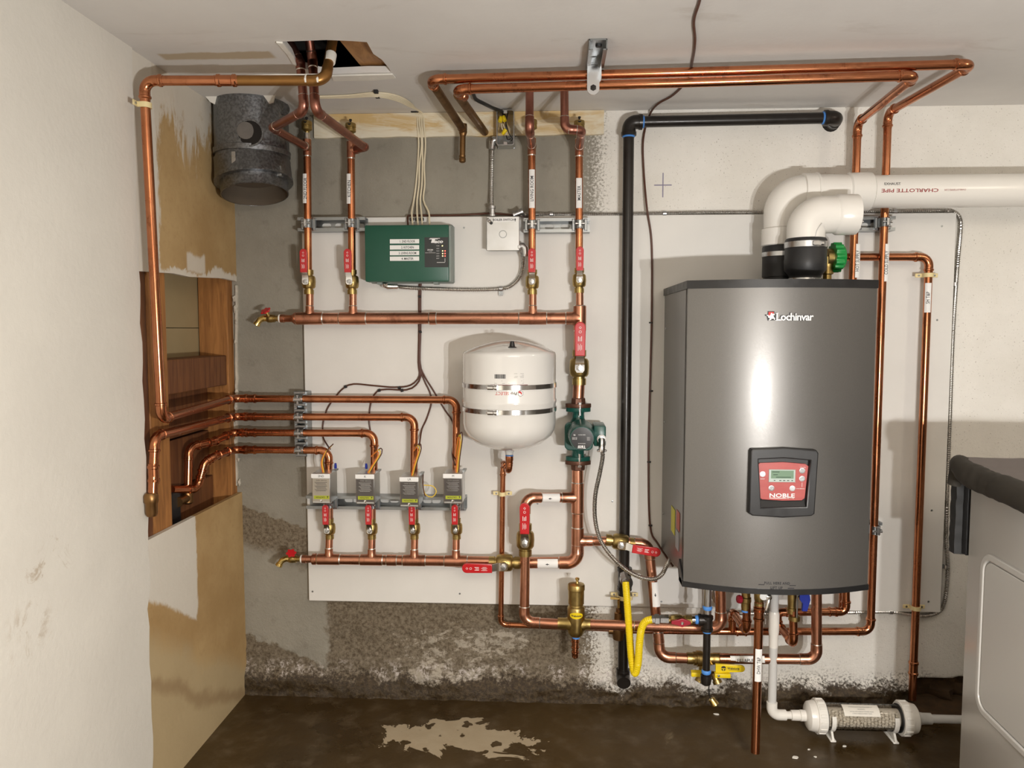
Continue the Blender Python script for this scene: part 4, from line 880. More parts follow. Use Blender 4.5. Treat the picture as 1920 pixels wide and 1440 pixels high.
part('coupling', MB().lathe(V((h0.x, q.y, q.z)), X, [(0, RP*1.08), (.004, RP*1.17), (.062, RP*1.17), (.066, RP*1.04)], 32), PVC, ex)
part('pipe', MB().lathe(V((h0.x+.05, q.y, q.z)), X, [(0, RP), (2.3-h0.x-.05, RP)], 32), PVC, ex)
cyl = lambda e: (lambda c: V((c.x, q.y-math.cos((c.z-q.z)/RP)*(RP+e), q.z+math.sin((c.z-q.z)/RP)*(RP+e))))
ez = lambda u, v: V((P(u, v, .185).x, 0, q.z+(361-v)*.00149))
lt = MB(); put(lt, 'EXHAUST', ez(1674, 352), X, Z, w=.043, h=.0072, bold=.01, fn=cyl(.0006)); part('lettering', lt, INK, ex)
lt = MB(); put(lt, 'CHARLOTTE PIPE', ez(1706, 364.5), -X, -Z, w=.150, h=.0095, bold=.012, fn=cyl(.0006)); put(lt, 'PVC', ez(1641, 363), -X, -Z, w=.010, h=.0045, fn=cyl(.0006)); put(lt, 'CHARLOTTEPIPE.COM', ez(1791, 364), -X, -Z, w=.056, h=.0042, fn=cyl(.0006)); part('lettering', lt, simple('dark_red_ink', (.30, .03, .03), .6), ex)
rb = P(1464, 520, .14); m = MB().lathe(V((rb.x, rb.y, zt-.01)), Z, [(0, .047), (.035, .047), (.036, .051), (.088, .051), (.094, .052), (eb.z-.018-zt+.01, .052), (eb.z-.014-zt+.01, .050)], 32)
part('rubber_coupling', m, RUBB, ex); clamp_band(ex, V((rb.x, rb.y, eb.z-.038)), Z, .052, a0=.1); part('port_cover', MB().lathe(V((rb.x-.05, rb.y-.01, zt)), V((-.5, -1, .6)), [(0, .016), (.014, .015), (.016, .010)], 18), BLACK, ex)
it = thing('intake_elbow', 'open white plastic intake elbow on the black rubber coupling on boiler top', 'pipe elbow', P(1511, 520, .265))
ib, ic, ie = P(1511, 452, .265), P(1511, 403, .265), P(1604, 403, .265); ie = V((ie.x, ic.y, ic.z))
A_ = arc(ib-Z*.02, ic, V((ie.x+.05, ie.y, ie.z)), .068, 14)
part('elbow', MB().tube([ib-Z*.02]+A_[0]+[V((ie.x-.05, ie.y, ie.z))], RP*1.08, 32), PVC, it)
part('hub', MB().lathe(V((ie.x-.056, ie.y, ie.z)), X, [(0, RP*1.06), (.008, RP*1.18), (.056, RP*1.18), (.057, RP*1.15), (.057, RP*1.04), (.012, RP*1.02), (.011, .0)], 32, cap=False), PVC, it)
gl_ = A_[0][5]; part('mould_line', MB().tube(catmull([V((ib.x+.008, ib.y-RP*1.08, ib.z+.004)), V((ib.x+.012, ib.y-RP*1.085, ib.z+.022)), V((ib.x+.024, ib.y-RP*1.08, ib.z+.040))], .005), .0009, 6), PVCG, it)
cx_ = V((ib.x, ib.y, 0)); zz_ = ib.z
part('rubber_coupling', MB().lathe(V((cx_.x, cx_.y, zt-.004)), Z, [(0, .040), (.022, .040), (.026, .042), (.040, .053), (.066, .054), (.070, .053), (zz_-zt+.006, .0525), (zz_-zt+.010, .0495)], 32), RUBB, it)
clamp_band(it, V((cx_.x, cx_.y, zz_-.011)), Z, .053, .015, .25); clamp_band(it, V((cx_.x, cx_.y, zt+.008)), Z, .0405, .013, .5)
rv = thing('relief_valve', 'brass relief valve with ribbed green cap on the boiler top', 'valve', P(1556, 520, .2))
g0 = P(1552, 485, .2); m = MB().lathe(V((g0.x, g0.y, zt-.002)), Z, [(0, .014), (.012, .016), (.014, .011), (.030, .011), (.032, .016), (.078, .016), (.080, .011), (.086, .010)], 20).lathe(V((g0.x, g0.y, g0.z+.003)), X, [(-.004, .024), (.012, .024), (.013, .020)], 24)
part('valve_body', m, BRASS, rv)
oc = [((.0375+.0024*math.cos(14*a_))*math.cos(a_), (.0375+.0024*math.cos(14*a_))*math.sin(a_)) for a_ in [2*math.pi*k/112 for k in range(112)]]
part('green_cap', MB().plate(oc, [], (g0.x+.022, g0.y, g0.z+.003), Y, Z, X, .020, bev=.001).lathe((g0.x+.032, g0.y, g0.z+.003), X, [(0, .035), (.008, .031), (.012, .018)], 24), GCAP, rv)

# ------------------------------------------------------------------ black gas pipe, gas hose, drip leg
RG = .0158
gp = thing('gas_pipe', 'black iron gas pipe along the wall top and down left of boiler', 'pipe', P(1171, 1260, .055))
ga, gb, gc = P(1560, 221, .055), P(1179, 229, .055), P(1171, 1262, .055); gc.x = gb.x
part('pipe', MB().tube([gb+V((.03, 0, 0)), ga], RG, 20), IRON, gp); part('pipe', MB().tube([gb-Z*.03, gc+Z*.0], RG, 20), IRON, gp)
def iron_elbow(root, a, p, b, r=RG):
    A = arc(a, p, b, r*1.35, 8); d1, d2 = A[1], A[2]; L = r*1.1
    path = [A[0][0]-d1*(L+.001), A[0][0]-d1*L, A[0][0]-d1*L*.45, A[0][0]-d1*L*.4]+A[0]+[A[0][-1]+d2*L*.4, A[0][-1]+d2*L*.45, A[0][-1]+d2*L, A[0][-1]+d2*(L+.001)]
    rs = [r*1.2, r*1.42, r*1.42, r*1.3]+[r*1.27]*len(A[0])+[r*1.3, r*1.42, r*1.42, r*1.2]
    e = part('elbow', MB().tube(path, rs, 22), IRON, root)
    for q, dd in ((path[0], -d1), (path[-1], d2)): part('sealant_ring', MB().lathe(q-dd*.001, dd, [(0, r*1.12), (.004, r*1.14), (.0055, r*1.02)], 18), BLUE, e)
iron_elbow(gp, gb+X*.1, gb, gb-Z*.1); w_ = ga+V((.028, 0, -.0)); iron_elbow(gp, ga-X*.1, ga+X*.016, ga+V((.016, .1, 0)))
part('wall_flange', MB().lathe(V((ga.x+.016, -.012, ga.z)), Y, [(0, .022), (.012, .026)], 18), DARK, gp)
m = MB().tube([gc+Z*.012, gc, gc-Y*.006-Z*.012, gc-Y*.03-Z*.018], [RG*1.32]*4, 20); part('bottom_elbow', m, IRON, gp)
gt = P(1171, 1085, .055); part('branch_tee', MB().lathe(gt-Z*.034, Z, [(0, RG*1.4), (.01, RG*1.4), (.011, RG*1.25), (.057, RG*1.25), (.058, RG*1.4), (.068, RG*1.4)], 20).lathe(gt, -Y, [(0, RG*1.2), (.03, RG*1.2), (.031, RG*1.35), (.04, RG*1.35)], 18), IRON, gp)
pipe_strap('cream plastic strap on the black gas pipe above the yellow hose', P(1172, 1102, .055)+Z*-.028, Z, RG*1.3)
ho = thing('gas_hose', 'ribbed yellow gas hose hanging in a loop left of boiler', 'hose', P(1190, 1262, .19))
hp = [P(1173, 1092, .115), P(1176, 1130, .14), P(1180, 1185, .165), P(1184, 1235, .18), P(1190, 1262, .19), P(1196, 1245, .20), P(1199, 1205, .212), P(1203, 1178, .22), P(1211, 1165, .228), P(1224, 1161, .235)]
pth = catmull(hp, .0016); part('hose', MB().tube(pth, [.0108*(1, .98, .90)[i % 3] for i in range(len(pth))], 14), YEL, ho, ang=22)
part('end_nut', MB().lathe(P(1173, 1094, .118), P(1170, 1080, .09)-P(1173, 1094, .118), [(0, .0115), (.008, .0115), (.009, .0155), (.022, .0155), (.023, .012), (.038, .012)], 6), STEEL, ho)
n0 = P(1222, 1161, .235); part('end_nut', MB().lathe(n0, X, [(0, .0115), (.008, .0115), (.0085, .0155), (.020, .0155), (.0205, .0105), (.024, .0105)], 6), STEEL, ho)
pr = P(1160, 1165, .06)
t = thing('pressure_valve', 'tarnished brass reducing valve behind the gas hose with small lever', 'valve', pr)
part('valve_body', MB().lathe(V((pr.x, pr.y, P(1160, 1200, .06).z)), Z, [(0, .010), (.004, .017), (.03, .021), (.045, .021), (.06, .014), (.085, .013), (.088, .009), (.098, .009)], 20).lathe(V((pr.x-.03, pr.y, P(1160, 1182, .06).z)), X, [(0, .012), (.02, .012), (.021, .016), (.04, .016), (.041, .012), (.06, .012)], 16), COPO, t)
lv = P(1157, 1122, .075); part('lever', MB().tube([P(1160, 1140, .07), P(1160, 1124, .075)], .0042, 10).box(lv+V((-.020, -.003, -.003)), lv+V((.008, .003, .004)), .001, 1), BRASSY, t)
dl = thing('gas_drip_leg', 'black iron gas tee with blue sealant and drip leg below boiler', 'pipe', P(1326, 1270, .25))
dt, d2_, d3_ = P(1326, 1161, .25), P(1325, 1283, .25), P(1326, 1100, .25); dt2 = dt; bx = dt.x; zq = lambda v: P(1326, v, .25).z
C_ = lambda v: V((bx, dt.y, zq(v)))
part('upper_pipe', MB().tube([C_(1150), C_(1085)], .0108, 18), STEEL, dl)
part('iron_tee', MB().lathe(C_(1183), Z, [(0, .0145), (.001, .0165), (.009, .0165), (.010, .0145), (.034, .0150), (.035, .0165), (.043, .0165), (.044, .0145)], 20).lathe(dt-Z*.002, -X, [(0, .0145), (.016, .0145), (.0165, .0165), (.024, .0165), (.025, .013)], 18), IRON, dl)
for v, nm in ((1143, 0), (1186, 1), (1263, 2)): part('sealant_ring', MB().lathe(C_(v), Z, [(0, .0112), (.004, .0135), (.009, .013), (.011, .0112)], 16), BLUE, dl)
part('drip_pipe', MB().tube([C_(1266), C_(1184)], .0102, 18), IRON, dl)
part('end_cap', MB().lathe(C_(1284), Z, [(0, .009), (.003, .013), (.012, .0145), (.020, .0155), (.028, .0155), (.029, .012)], 20), IRON, dl)
vx = lambda u: P(u, 1163, .25).x; vz = dt.z-.002
part('side_nipple', MB().lathe(V((vx(1296), dt.y, vz)), X, [(0, .0095), (.012, .0095)], 14), CHROME, dl); part('sealant_ring', MB().lathe(V((vx(1303), dt.y, vz)), X, [(0, .010), (.003, .0125), (.008, .012)], 16), BLUE, dl)
gv = thing('gas_shutoff_valve', 'small brass gas valve with dark red lever between hose and tee', 'valve', V((vx(1275), dt.y, vz)))
part('valve_body', MB().lathe(V((vx(1241), dt.y, vz)), X, [(0, .0095), (.004, .011), (.016, .011), (.017, .0085), (.024, .0085), (.025, .012), (.034, .0135), (.052, .0135), (.058, .0105), (.062, .0105), (.063, .0125), (vx(1297)-vx(1241), .0125)], 8), BRASSY, gv)
part('hex_adapter', MB().lathe(V((vx(1238), dt.y, vz)), X, [(0, .0125), (.022, .0125), (.0225, .010)], 6), STEEL, gv)
lc = V((vx(1277), dt.y-.016, vz-.003)); part('lever', MB().plate([(-.028, .004), (-.010, .008), (0, .011), (.010, .008), (.022, .003), (.022, -.003), (.008, -.007), (0, -.011), (-.010, -.006), (-.028, -.002)], [], lc, X, Z, Y, .006, bev=.0012), DRED, gv)
part('lever_screw', MB().lathe(lc-Y*.003, -Y, [(0, .0045), (.003, .0042), (.0035, .002)], 8), CHROME, gv)

# ------------------------------------------------------------------ expansion tank
tx = P(955, 750, .168); TR = .1325; tz = lambda v: P(955, v, .168).z
tk = thing('expansion_tank', 'white upside-down expansion tank strapped to the board', 'tank', V((tx.x, tx.y, tz(840))))
zs = [tz(843), tz(838), tz(829), tz(815), tz(802), tz(790), tz(755), tz(752), tz(748), tz(745), tz(667), tz(663), tz(660), tz(657), tz(653), tz(648), tz(642.5), tz(638.5), tz(637.5)]
rr = [.030, .060, .095, .120, .130, TR, TR, TR+.002, TR+.002, TR, TR, TR-.0008, .130, .122, .110, .090, .060, .030, 0]
pr = [(a_-zs[0], b_) for a_, b_ in zip(zs, rr)]
m = MB().lathe(V((tx.x, tx.y, zs[0])), Z, pr, 64); part('tank_body', m, ENAM, tk, ang=50)
m = MB().lathe(V((tx.x+.013, tx.y-.092, tz(649.5)-.001)), Z, [(0, .0125), (.001, .0122), (.003, .0078), (.016, .0056), (.0175, .003)], 20); part('valve_cap', m, BLACK, tk)
part('nipple', MB().lathe(V((tx.x, tx.y, tz(843)-.004)), -Z, [(-.006, .018), (.004, .012), (.010, .0115)], 20), PVCG, tk)
part('thread_tape', MB().lathe(V((tx.x, tx.y, tz(843)-.016)), -Z, [(0, .0115), (.008, .0105)], 16), BLUE, tk)
tzf = lambda v: P(955, v, .30).z
for v in (727, 774):
    z_ = tzf(v); m = MB(); n = 40; rows = []
    for e in (-.0062, .0062): rows.append([V((tx.x+(TR+.0022)*math.sin(a_), tx.y-(TR+.0022)*math.cos(a_), z_+e)) for a_ in [-1.75+3.5*k/n for k in range(n+1)]])
    m.grid(rows); 
    for sg in (-1, 1): 
        q = V((tx.x+sg*(TR+.0022)*math.sin(1.75), tx.y-(TR+.0022)*math.cos(1.75), z_)); m.grid([[q-Z*.0062, V((q.x, -.018, q.z-.0062))], [q+Z*.0062, V((q.x, -.018, q.z+.0062))]])
    sp = part('strap', m, CHROME, tk); a_ = -.28; tn = V((math.cos(a_), math.sin(a_), 0)); ou = V((math.sin(a_), -math.cos(a_), 0)); q = V((tx.x, tx.y, z_))+ou*(TR+.003)
    part('strap_overlap', MB().grid([[V((tx.x+(TR+.0032)*math.sin(b_), tx.y-(TR+.0032)*math.cos(b_), z_+e)) for b_ in [-.75+.40*k/8 for k in range(9)]] for e in (-.0055, .0055)]), STEEL, sp)
    part('clamp_screw', MB().lathe(q+ou*.003-tn*.016, tn, [(0, .004), (.004, .0075), (.020, .0075), (.021, .006), (.024, .006), (.0245, .0078), (.031, .0078)], 14), CHROME, sp)
cyt = lambda e: (lambda c: V((tx.x+(TR+e)*math.sin((c.x-tx.x)/TR), tx.y-(TR+e)*math.cos((c.x-tx.x)/TR), c.z)))
tu = lambda u, v: V((tx.x+(u-955)*.00142, 0, tzf(v)))
lt = MB(); q = tu(935, 705); random.seed(3); x_ = tu(932, 705).x
while x_ < tu(953, 705).x: w_ = random.choice((.0006, .0011, .0018)); lt.add([cyt(.0005)(V((a_, 0, z_))) for a_, z_ in ((x_, tzf(710)), (x_+w_, tzf(710)), (x_+w_, tzf(702)), (x_, tzf(702)))], [(0, 1, 2, 3)]); x_ += w_+random.choice((.0006, .0010))
def ln(v, u0, u1, t_=.0009): lt.add([cyt(.0005)(p) for p in (tu(u0, v), tu(u1, v), tu(u1, v)+Z*t_, tu(u0, v)+Z*t_)], [(0, 1, 2, 3)])
for v, a_, b_ in ((701, 969, 988), (703.6, 984, 988), (706, 970, 988), (708.3, 969, 988), (712.6, 931, 988), (716.4, 931, 988), (714.5, 945, 985), (719.4, 931, 952), (719.4, 958, 988)): ln(v, a_, b_, .0005 if v not in (712.6, 716.4) else .0003)
part('printed_label', lt, INK, tk)
lt = MB(); lt.grid([[cyt(.0004)(tu(923+(73)*k/14, v)) for k in range(15)] for v in (721.5, 724.2)]); part('dark_stripe', lt, simple('maroon_ink', (.16, .02, .025), .5), tk)
lt = MB(); put(lt, 'SELECT', tu(946.5, 738), -X, -Z, w=.038, h=.0085, fn=cyt(.0005), shear=.15); put(lt, 'r', tu(962.6, 738), -X, -Z, w=.0015, h=.003, fn=cyt(.0005)); part('red_lettering', lt, RINK, tk)
lt = MB(); put(lt, 'Pro', tu(969, 738), -X, -Z, w=.0165, h=.0085, bold=.02, fn=cyt(.0005), shear=.15); part('black_lettering', lt, INK, tk)
hx_ = [(math.cos(math.pi*k/3+.52)*.0085, math.sin(math.pi*k/3+.52)*.0085) for k in range(6)]; c_ = tu(981.5, 738)
for l_, mt, e in ((hx_, INK, .0004), ([(a_*.87, b_*.87) for a_, b_ in hx_], WINK, .0008), ([(-.006, .005), (-.002, .0075), (.0, .005), (.004, .002), (.003, -.004), (-.001, .001), (-.005, .001)], RINK, .0012)):
    part('hexagon_mark', MB().add([cyt(e)(c_+X*a_+Z*b_) for a_, b_ in l_], [tuple(range(len(l_)))]), mt, tk)
tp = thing('tank_tailpiece', 'short copper swing fitting between expansion tank and thin pipe', 'pipe', P(953, 870, .15))
j0 = V((tx.x, tx.y, tz(843)-.018)); j1 = V((j0.x, j0.y, P(953, 886, .168).z)); j2 = P(943, 874, .05)+Z*.006
run(tp, [j0, j1, V((j1.x-.016, j1.y+.05, j1.z+.014)), j2+V((0, -.0, .004))], R12*1.05, 'press', bend=1.7); part('adapter', MB().lathe(j0, -Z, [(0, .0115), (.012, .0115), (.016, R12*1.25), (.03, R12*1.25)], 16), COP, tp)

# ------------------------------------------------------------------ circulator pump
pq = P(1084, 812, .075); pm = thing('circulator_pump', 'dark green circulator pump with round black nameplate', 'pump', pq)
pz_ = lambda v: P(1084, v, .075).z
def flange(z_, dirn, nm):
    ol = []
    for k in range(48):
        a_ = 2*math.pi*k/48; ol.append(((.027+.010*abs(math.cos(a_))**3)*math.cos(a_), .024*math.sin(a_)))
    f = part('flange', MB().plate(ol, [], (pq.x, pq.y, z_+dirn*.006), X, Y, Z, .010, bev=.001).lathe((pq.x, pq.y, z_+dirn*.011), Z*dirn, [(0, .0225), (.016, .0215), (.018, .019)], 8), CAST, pm)
    part('pump_flange', MB().plate([(a_*.96, b_*.96) for a_, b_ in ol], [], (pq.x, pq.y, z_-dirn*.006), X, Y, Z, .010, bev=.001), PGREEN, pm)
    for sy in (-1,): 
        q = V((pq.x+.004, pq.y+sy*.021, z_)); part('bolt', MB().lathe(q+Z*dirn*.010, Z*dirn, [(0, .0065), (.007, .0065)], 6).lathe(q-Z*dirn*.022, Z*dirn, [(0, .004), (.03, .004)], 10), CHROME, f)
flange(pz_(764), 1, 't'); flange(pz_(863), -1, 'b')
zc_ = pz_(814)
part('volute', MB().lathe((pq.x, pq.y, pz_(770)), -Z, [(0, .020), (.008, .0175), (.022, .0185), (.040, .028), (.055, .034), (.075, .034), (.100, .028), (.120, .0185), (pz_(770)-pz_(858), .020)], 24), PGREEN, pm)
part('motor_flange', MB().plate(rrect(-.038, -.037, .038, .038, .012), [], (pq.x, pq.y-.045, zc_), X, Z, Y, .022, bev=.003), PGREEN, pm)
fc = P(1091, 822, .215); mc = V((fc.x, pq.y-.05, fc.z+.004))
part('motor', MB().lathe(mc, V((fc.x-mc.x, fc.y-mc.y, fc.z-mc.z)), [(0, .039), (.02, .039), (.05, .0365), ((fc-mc).length-.004, .0345), ((fc-mc).length, .033)], 36), PGREEN, pm)
fa = (fc-mc).normalized(); mf = lambda dx_, dz_, e=.0006: fc+fa*e+X*dx_+Z*dz_
np_ = part('nameplate', MB().lathe(fc-fa*.001, fa, [(0, .0312), (.0016, .0312), (.0017, .0302)], 36), simple('nameplate_black', (.03, .03, .032), .35), pm)
lt = MB(); s_ = .00145
def tl(s, u, v, w_, h_, bold=.0): put(lt, s, mf((u-1091)*s_, (822-v)*s_, .0012), -X, -Z, w=w_*s_, h=h_*s_, bold=bold)
tl('Taco', 1091, 838.5, 15, 6, .03); lt.box(mf(-.012, -.0275, .0010), mf(.006, -.0262, .0012)); tl('CARTRIDGE CIRCULATOR', 1091, 832, 14, 1.8)
for k, (u, v, ww) in enumerate(((1091, 815, 14), (1091, 812.6, 26), (1091, 810.2, 16), (1091, 807.8, 12), (1090, 805, 18))): tl('WATER PUMP MODEL' if k % 2 else 'THERMALLY PROTECTED', u, v, ww, 1.5)
for v in (820, 822.5, 825): tl('115V', 1103.5, v, 6, 1.6)
for v in (821, 823.5): tl('60 Hz 0.8A', 1077, v, 9, 1.8)
tl('UL', 1076.5, 815.5, 4, 3, .02); part('lettering', lt, WINK, np_)
tb = P(1124, 817, .14); part('terminal_box', MB().box((tb.x-.017, -.150, tb.z-.030), (tb.x+.018, -.052, tb.z+.030), .005, 2), PGREEN, pm); part('box_neck', MB().box((pq.x+.02, -.135, tb.z-.02), (tb.x-.014, -.07, tb.z+.022), .002, 1), RUBB, pm)
cn = P(1128, 826, .158); 
part('conduit_connector', MB().lathe(cn+V((0, .012, .004)), -Y, [(0, .010), (.006, .010), (.0065, .013), (.010, .013)], 14).tube([cn+V((0, .006, .003)), cn+V((0, -.006, .002)), cn+V((0, -.011, -.008)), cn-Z*.030-Y*.010], [.009, .0098, .0095, .009], 14).box(cn+V((-.014, -.014, -.031)), cn+V((.014, -.007, -.024)), .002, 1), CHROME, pm)

# ------------------------------------------------------------------ air separator
ac = P(1080, 1170, .13); az = lambda v: P(1080, v, .13).z
ar = thing('air_separator', 'brass air separator with yellow oval label and small top knob', 'air separator', ac)
pr = [(az(1192), .016), (az(1188), .022), (az(1180), .0255), (az(1160), .0258), (az(1139.5), .0258), (az(1136.5), .0235), (az(1135.5), .0210), (az(1132.5), .0205), (az(1131), .0232), (az(1106), .0236), (az(1105), .0252), (az(1097), .0252), (az(1095), .0235), (az(1093), .010)]
part('body', MB().lathe(V((ac.x, ac.y, 0)), Z, pr, 36), BRASS, ar)
part('side_port', MB().lathe(V((ac.x, ac.y, az(1169))), X, [(-.054, R1*1.14), (-.030, R1*1.14), (-.022, .021), (0, .022)], 20), BRASS, ar); part('side_port', MB().lathe(V((ac.x, ac.y, az(1170))), -X, [(-.054, R1*1.14), (-.030, R1*1.14), (-.022, .021), (0, .022)], 20), BRASS, ar)
part('top_knob', MB().lathe(V((ac.x+.003, ac.y, az(1094))), Z, [(0, .0055), (.006, .004), (.010, .004), (.011, .0062), (.0165, .0062), (.0175, .004)], 14), BRASSY, ar)
cya = lambda e: (lambda c: V((ac.x+(.0258+e)*math.sin((c.x-ac.x)/.0258), ac.y-(.0258+e)*math.cos((c.x-ac.x)/.0258), c.z)))
ovr = [[cya(.0008)(V((ac.x+.020*q*math.cos(a_), 0, az(1149)+.0095*q*math.sin(a_)))) for a_ in [2*math.pi*k/28 for k in range(29)]] for q in (.01, .17, .34, .5, .67, .84, 1)]
ov = part('oval_label', MB().grid(ovr), YEL, ar)
lt = MB(); put(lt, 'Webstone', (ac.x, 0, az(1149)), X, Z, w=.031, h=.0062, bold=.03, fn=cya(.0012)); part('lettering', lt, INK, ov)
part('thread_seal', MB().lathe(V((ac.x, ac.y, az(1192))), -Z, [(0, .012), (.007, .0115)], 16), BLUE, ar)
st_ = V((ac.x-.002, ac.y, az(1196))); r_ = R12*1.0; part('drain_stub', MB().lathe(st_, -Z, [(0, r_*1.35), (.008, r_*1.35), (.009, r_*1.55), (.012, r_*1.55), (.013, r_*1.3), (.026, r_*1.3), (.027, r_*1.5), (.030, r_*1.5), (.031, r_*1.15), (.040, r_*1.15), (.041, r_*1.4), (.045, r_*1.4), (.046, r_*1.3), (.058, r_*1.2), (.062, r_*.7)], 16), COP, ar)

# ------------------------------------------------------------------ green zone controller
q0, q1 = P(683, 422, .092), P(842, 528, .092); zcn = thing('zone_controller', 'green four zone valve control box with black indicator panel', 'control box', V((q0.x, -.02, q1.z)))
part('base', MB().box((q0.x+.006, -.052, q1.z-.002), (q1.x+.008, -.018, q0.z+.005), .004, 1), GREY, zcn)
part('cover', MB().box((q0.x, -.092, q1.z), (q1.x, -.050, q0.z), .005, 2), GREEN, zcn)
part('side_strip', MB().box((q1.x-.002, -.088, q1.z-.001), (q1.x+.0065, -.045, q0.z-.002), .002, 1), GREY, zcn)
cpx = lambda u, v, e=0.: P(u, v, .0922+e)
for s, v, wd in (('1. 2ND FLOOR', 452.5, .052), ('2. KITCHEN', 463.8, .043), ('3. LIVING ROOM', 474.5, .060), ('4. MASTER', 485, .041)):
    a_, b_ = cpx(731, v-3.9), cpx(786, v+3.9); lb = part('zone_label', MB().box((a_.x, -.0927, b_.z), (b_.x, -.0918, a_.z)), WHITEM, zcn)
    lt = MB(); c_ = cpx(764, v, .001); put(lt, s, c_, X, Z, w=wd*.86, h=.0068, bold=.012); part('lettering', lt, INK, lb)
a_, b_ = cpx(796, 445), cpx(841, 501); ip = part('indicator_panel', MB().box((a_.x, -.0926, b_.z), (b_.x, -.0915, a_.z)), simple('indicator_black', (.03, .033, .034), .4), zcn)
lt = MB(); put(lt, 'aco', cpx(822.5, 453.6, .001), X, Z, w=.026, h=.0075, bold=.04, shear=.2); c_ = cpx(812, 449.5, .001)
for z0_, z1_, xa, xb in ((.0045, .0032, -.010, .019), (.0028, .0012, -.012, .013), (.0012, -.009, -.0035, .006)): lt.add([c_+V((xa+z1_*.3, 0, z1_)), c_+V((xb+z1_*.3, 0, z1_)), c_+V((xb+z0_*.3, 0, z0_)), c_+V((xa+z0_*.3, 0, z0_))], [(0, 1, 2, 3)])
put(lt, 'ZVC404', cpx(806.5, 468.5, .001), X, Z, w=.017, h=.0042, bold=.02); put(lt, '4 ZONE', cpx(807, 471.7, .001), X, Z, w=.010, h=.002); put(lt, 'ZONE VALVE CONTROL', cpx(807, 474, .001), X, Z, w=.031, h=.002)
for s, v in (('POWER', 461), ('ZONE 1', 466), ('ZONE 2', 470.5), ('ZONE 3', 475.3), ('ZONE 4', 480), ('PRIORITY', 484.5)): put(lt, s, cpx(821, v, .001), X, Z, w=.0085, h=.0024)
for u0_, u1_, v in ((819, 834, 492), (834, 834.6, 491)): 
    a_, b_ = cpx(u0_, v+.4, .001), cpx(u1_, v-.4 if u1_-u0_ > 2 else v-7, .001); lt.box((a_.x, -.0930, a_.z), (b_.x, -.0928, b_.z))
part('lettering', lt, WINK, ip)
for u, v, m_ in ((829.5, 461, LEDA), (830, 470.5, LEDA), (830, 475.3, LEDA), (830, 480, LEDA), (834.5, 470.5, LEDR), (834.5, 475.3, LEDR), (834.5, 480, LEDR)): part('indicator_light', MB().lathe(cpx(u, v), -Y, [(-.001, .0018 if m_ is LEDA else .0026), (.0008, .0015)], 10), m_, ip)
part('case_foot', MB().box((q0.x+.03, -.07, q1.z-.006), (q0.x+.045, -.04, q1.z+.001)).box((q1.x-.05, -.07, q1.z-.006), (q1.x-.035, -.04, q1.z+.001)), GREY, zcn)

# ------------------------------------------------------------------ switch box, open junction box
a_, b_ = P(912, 406, .072), P(974, 470, .072); jb = thing('switch_box', 'square grey metal box labelled BOILER SWITCH', 'electrical box', V((a_.x, -.02, b_.z)))
part('box', MB().box((a_.x+.002, -.068, b_.z+.002), (b_.x-.002, -.018, a_.z-.002), .004, 2), ALU, jb)
cv = part('cover', MB().box((a_.x, -.0725, b_.z), (b_.x, -.0685, a_.z), .0015, 1), ALU, jb)
part('knockout_ring', MB().lathe(P(943, 439, .0728), -Y, [(0, .0115), (.0008, .0112), (.0008, .0098), (.0, .0095)], 24, cap=False), STEELD, cv)
part('toggle_switch', MB().lathe(P(918, 415, .0725), V((-.4, -1, .5)), [(0, .0055), (.004, .005), (.005, .003), (.013, .0038), (.014, .002)], 12), CHROME, jb); part('toggle_seal', MB().lathe(P(921, 418, .0728), -Y, [(0, .005), (.002, .0045)], 12), BLACK, jb)
p0_, p1_ = P(926, 407.5, .0735), P(969, 416.5, .0735); lb = part('switch_label', MB().box((p0_.x, -.0732, p1_.z), (p1_.x, -.0722, p0_.z)), WHITEM, jb); lt = MB(); put(lt, 'BOILER SWITCH', P(944, 412, .0738), X, Z, w=.062, h=.0066, bold=.014)
c_ = P(966, 412, .0736); lt.add([c_+Z*.0045, c_+X*.003, c_-X*.003, c_+X*.0011, c_+X*.0011-Z*.0045, c_-X*.0011-Z*.0045, c_-X*.0011], [(0, 2, 1), (3, 6, 5, 4)]); part('lettering', lt, INK, lb)
def connector(root, p, ax, out=None):
    part('cable_connector', MB().lathe(p, ax, [(-.006, .0125), (-.001, .0125), (0, .0085), (.016, .0085), (.017, .0105), (.024, .0105), (.025, .008)], 14), STEEL, root)
connector(jb, P(923, 402, .045)-Z*.0, Z); connector(jb, P(966, 402, .05), V((.9, 0, .35))); c_ = P(979, 462, .058)
part('cable_connector', MB().tube([c_-X*.012, c_+X*.002, c_+V((.008, 0, -.006)), c_+V((.009, 0, -.030))], [.0105, .0115, .011, .010], 14).box(c_+V((-.012, -.016, -.008)), c_+V((-.004, -.010, .002)), .001, 1), STEEL, jb)
a_, b_ = P(931, 206, .052), P(964, 272, .052); ob = thing('junction_box', 'open metal junction box with yellow wire nuts high on the wall', 'electrical box', V((a_.x, 0, b_.z)))
m = MB(); th_ = .0022
part('back', MB().box((a_.x, -.008, b_.z), (b_.x, -.005, a_.z)), STEELD, ob)
ol, il = rrect(a_.x, b_.z, b_.x, a_.z, .006), rrect(a_.x+th_, b_.z+th_, b_.x-th_, a_.z-th_, .005); part('side_walls', MB().plate(ol, [il], (0, -.030, 0), X, Z, Y, .044), STEEL, ob)
cxm = (a_.x+b_.x)/2
for z_ in (a_.z-.006, b_.z+.006): part('screw_tab', MB().box((cxm-.006, -.051, z_-.005), (cxm+.006, -.049, z_+.005), .001, 1), CHROME, ob)
for (u, v), dr_ in (((939, 218), (-.1, -.3, -1)), ((944, 217), (.25, -.3, -1)), ((942, 252), (.7, -.3, .9))):
    part('wire_nut', MB().lathe(P(u, v, .05), V(dr_), [(0, .003), (.002, .0048), (.014, .0062), (.018, .0058)], 8), YEL, ob)
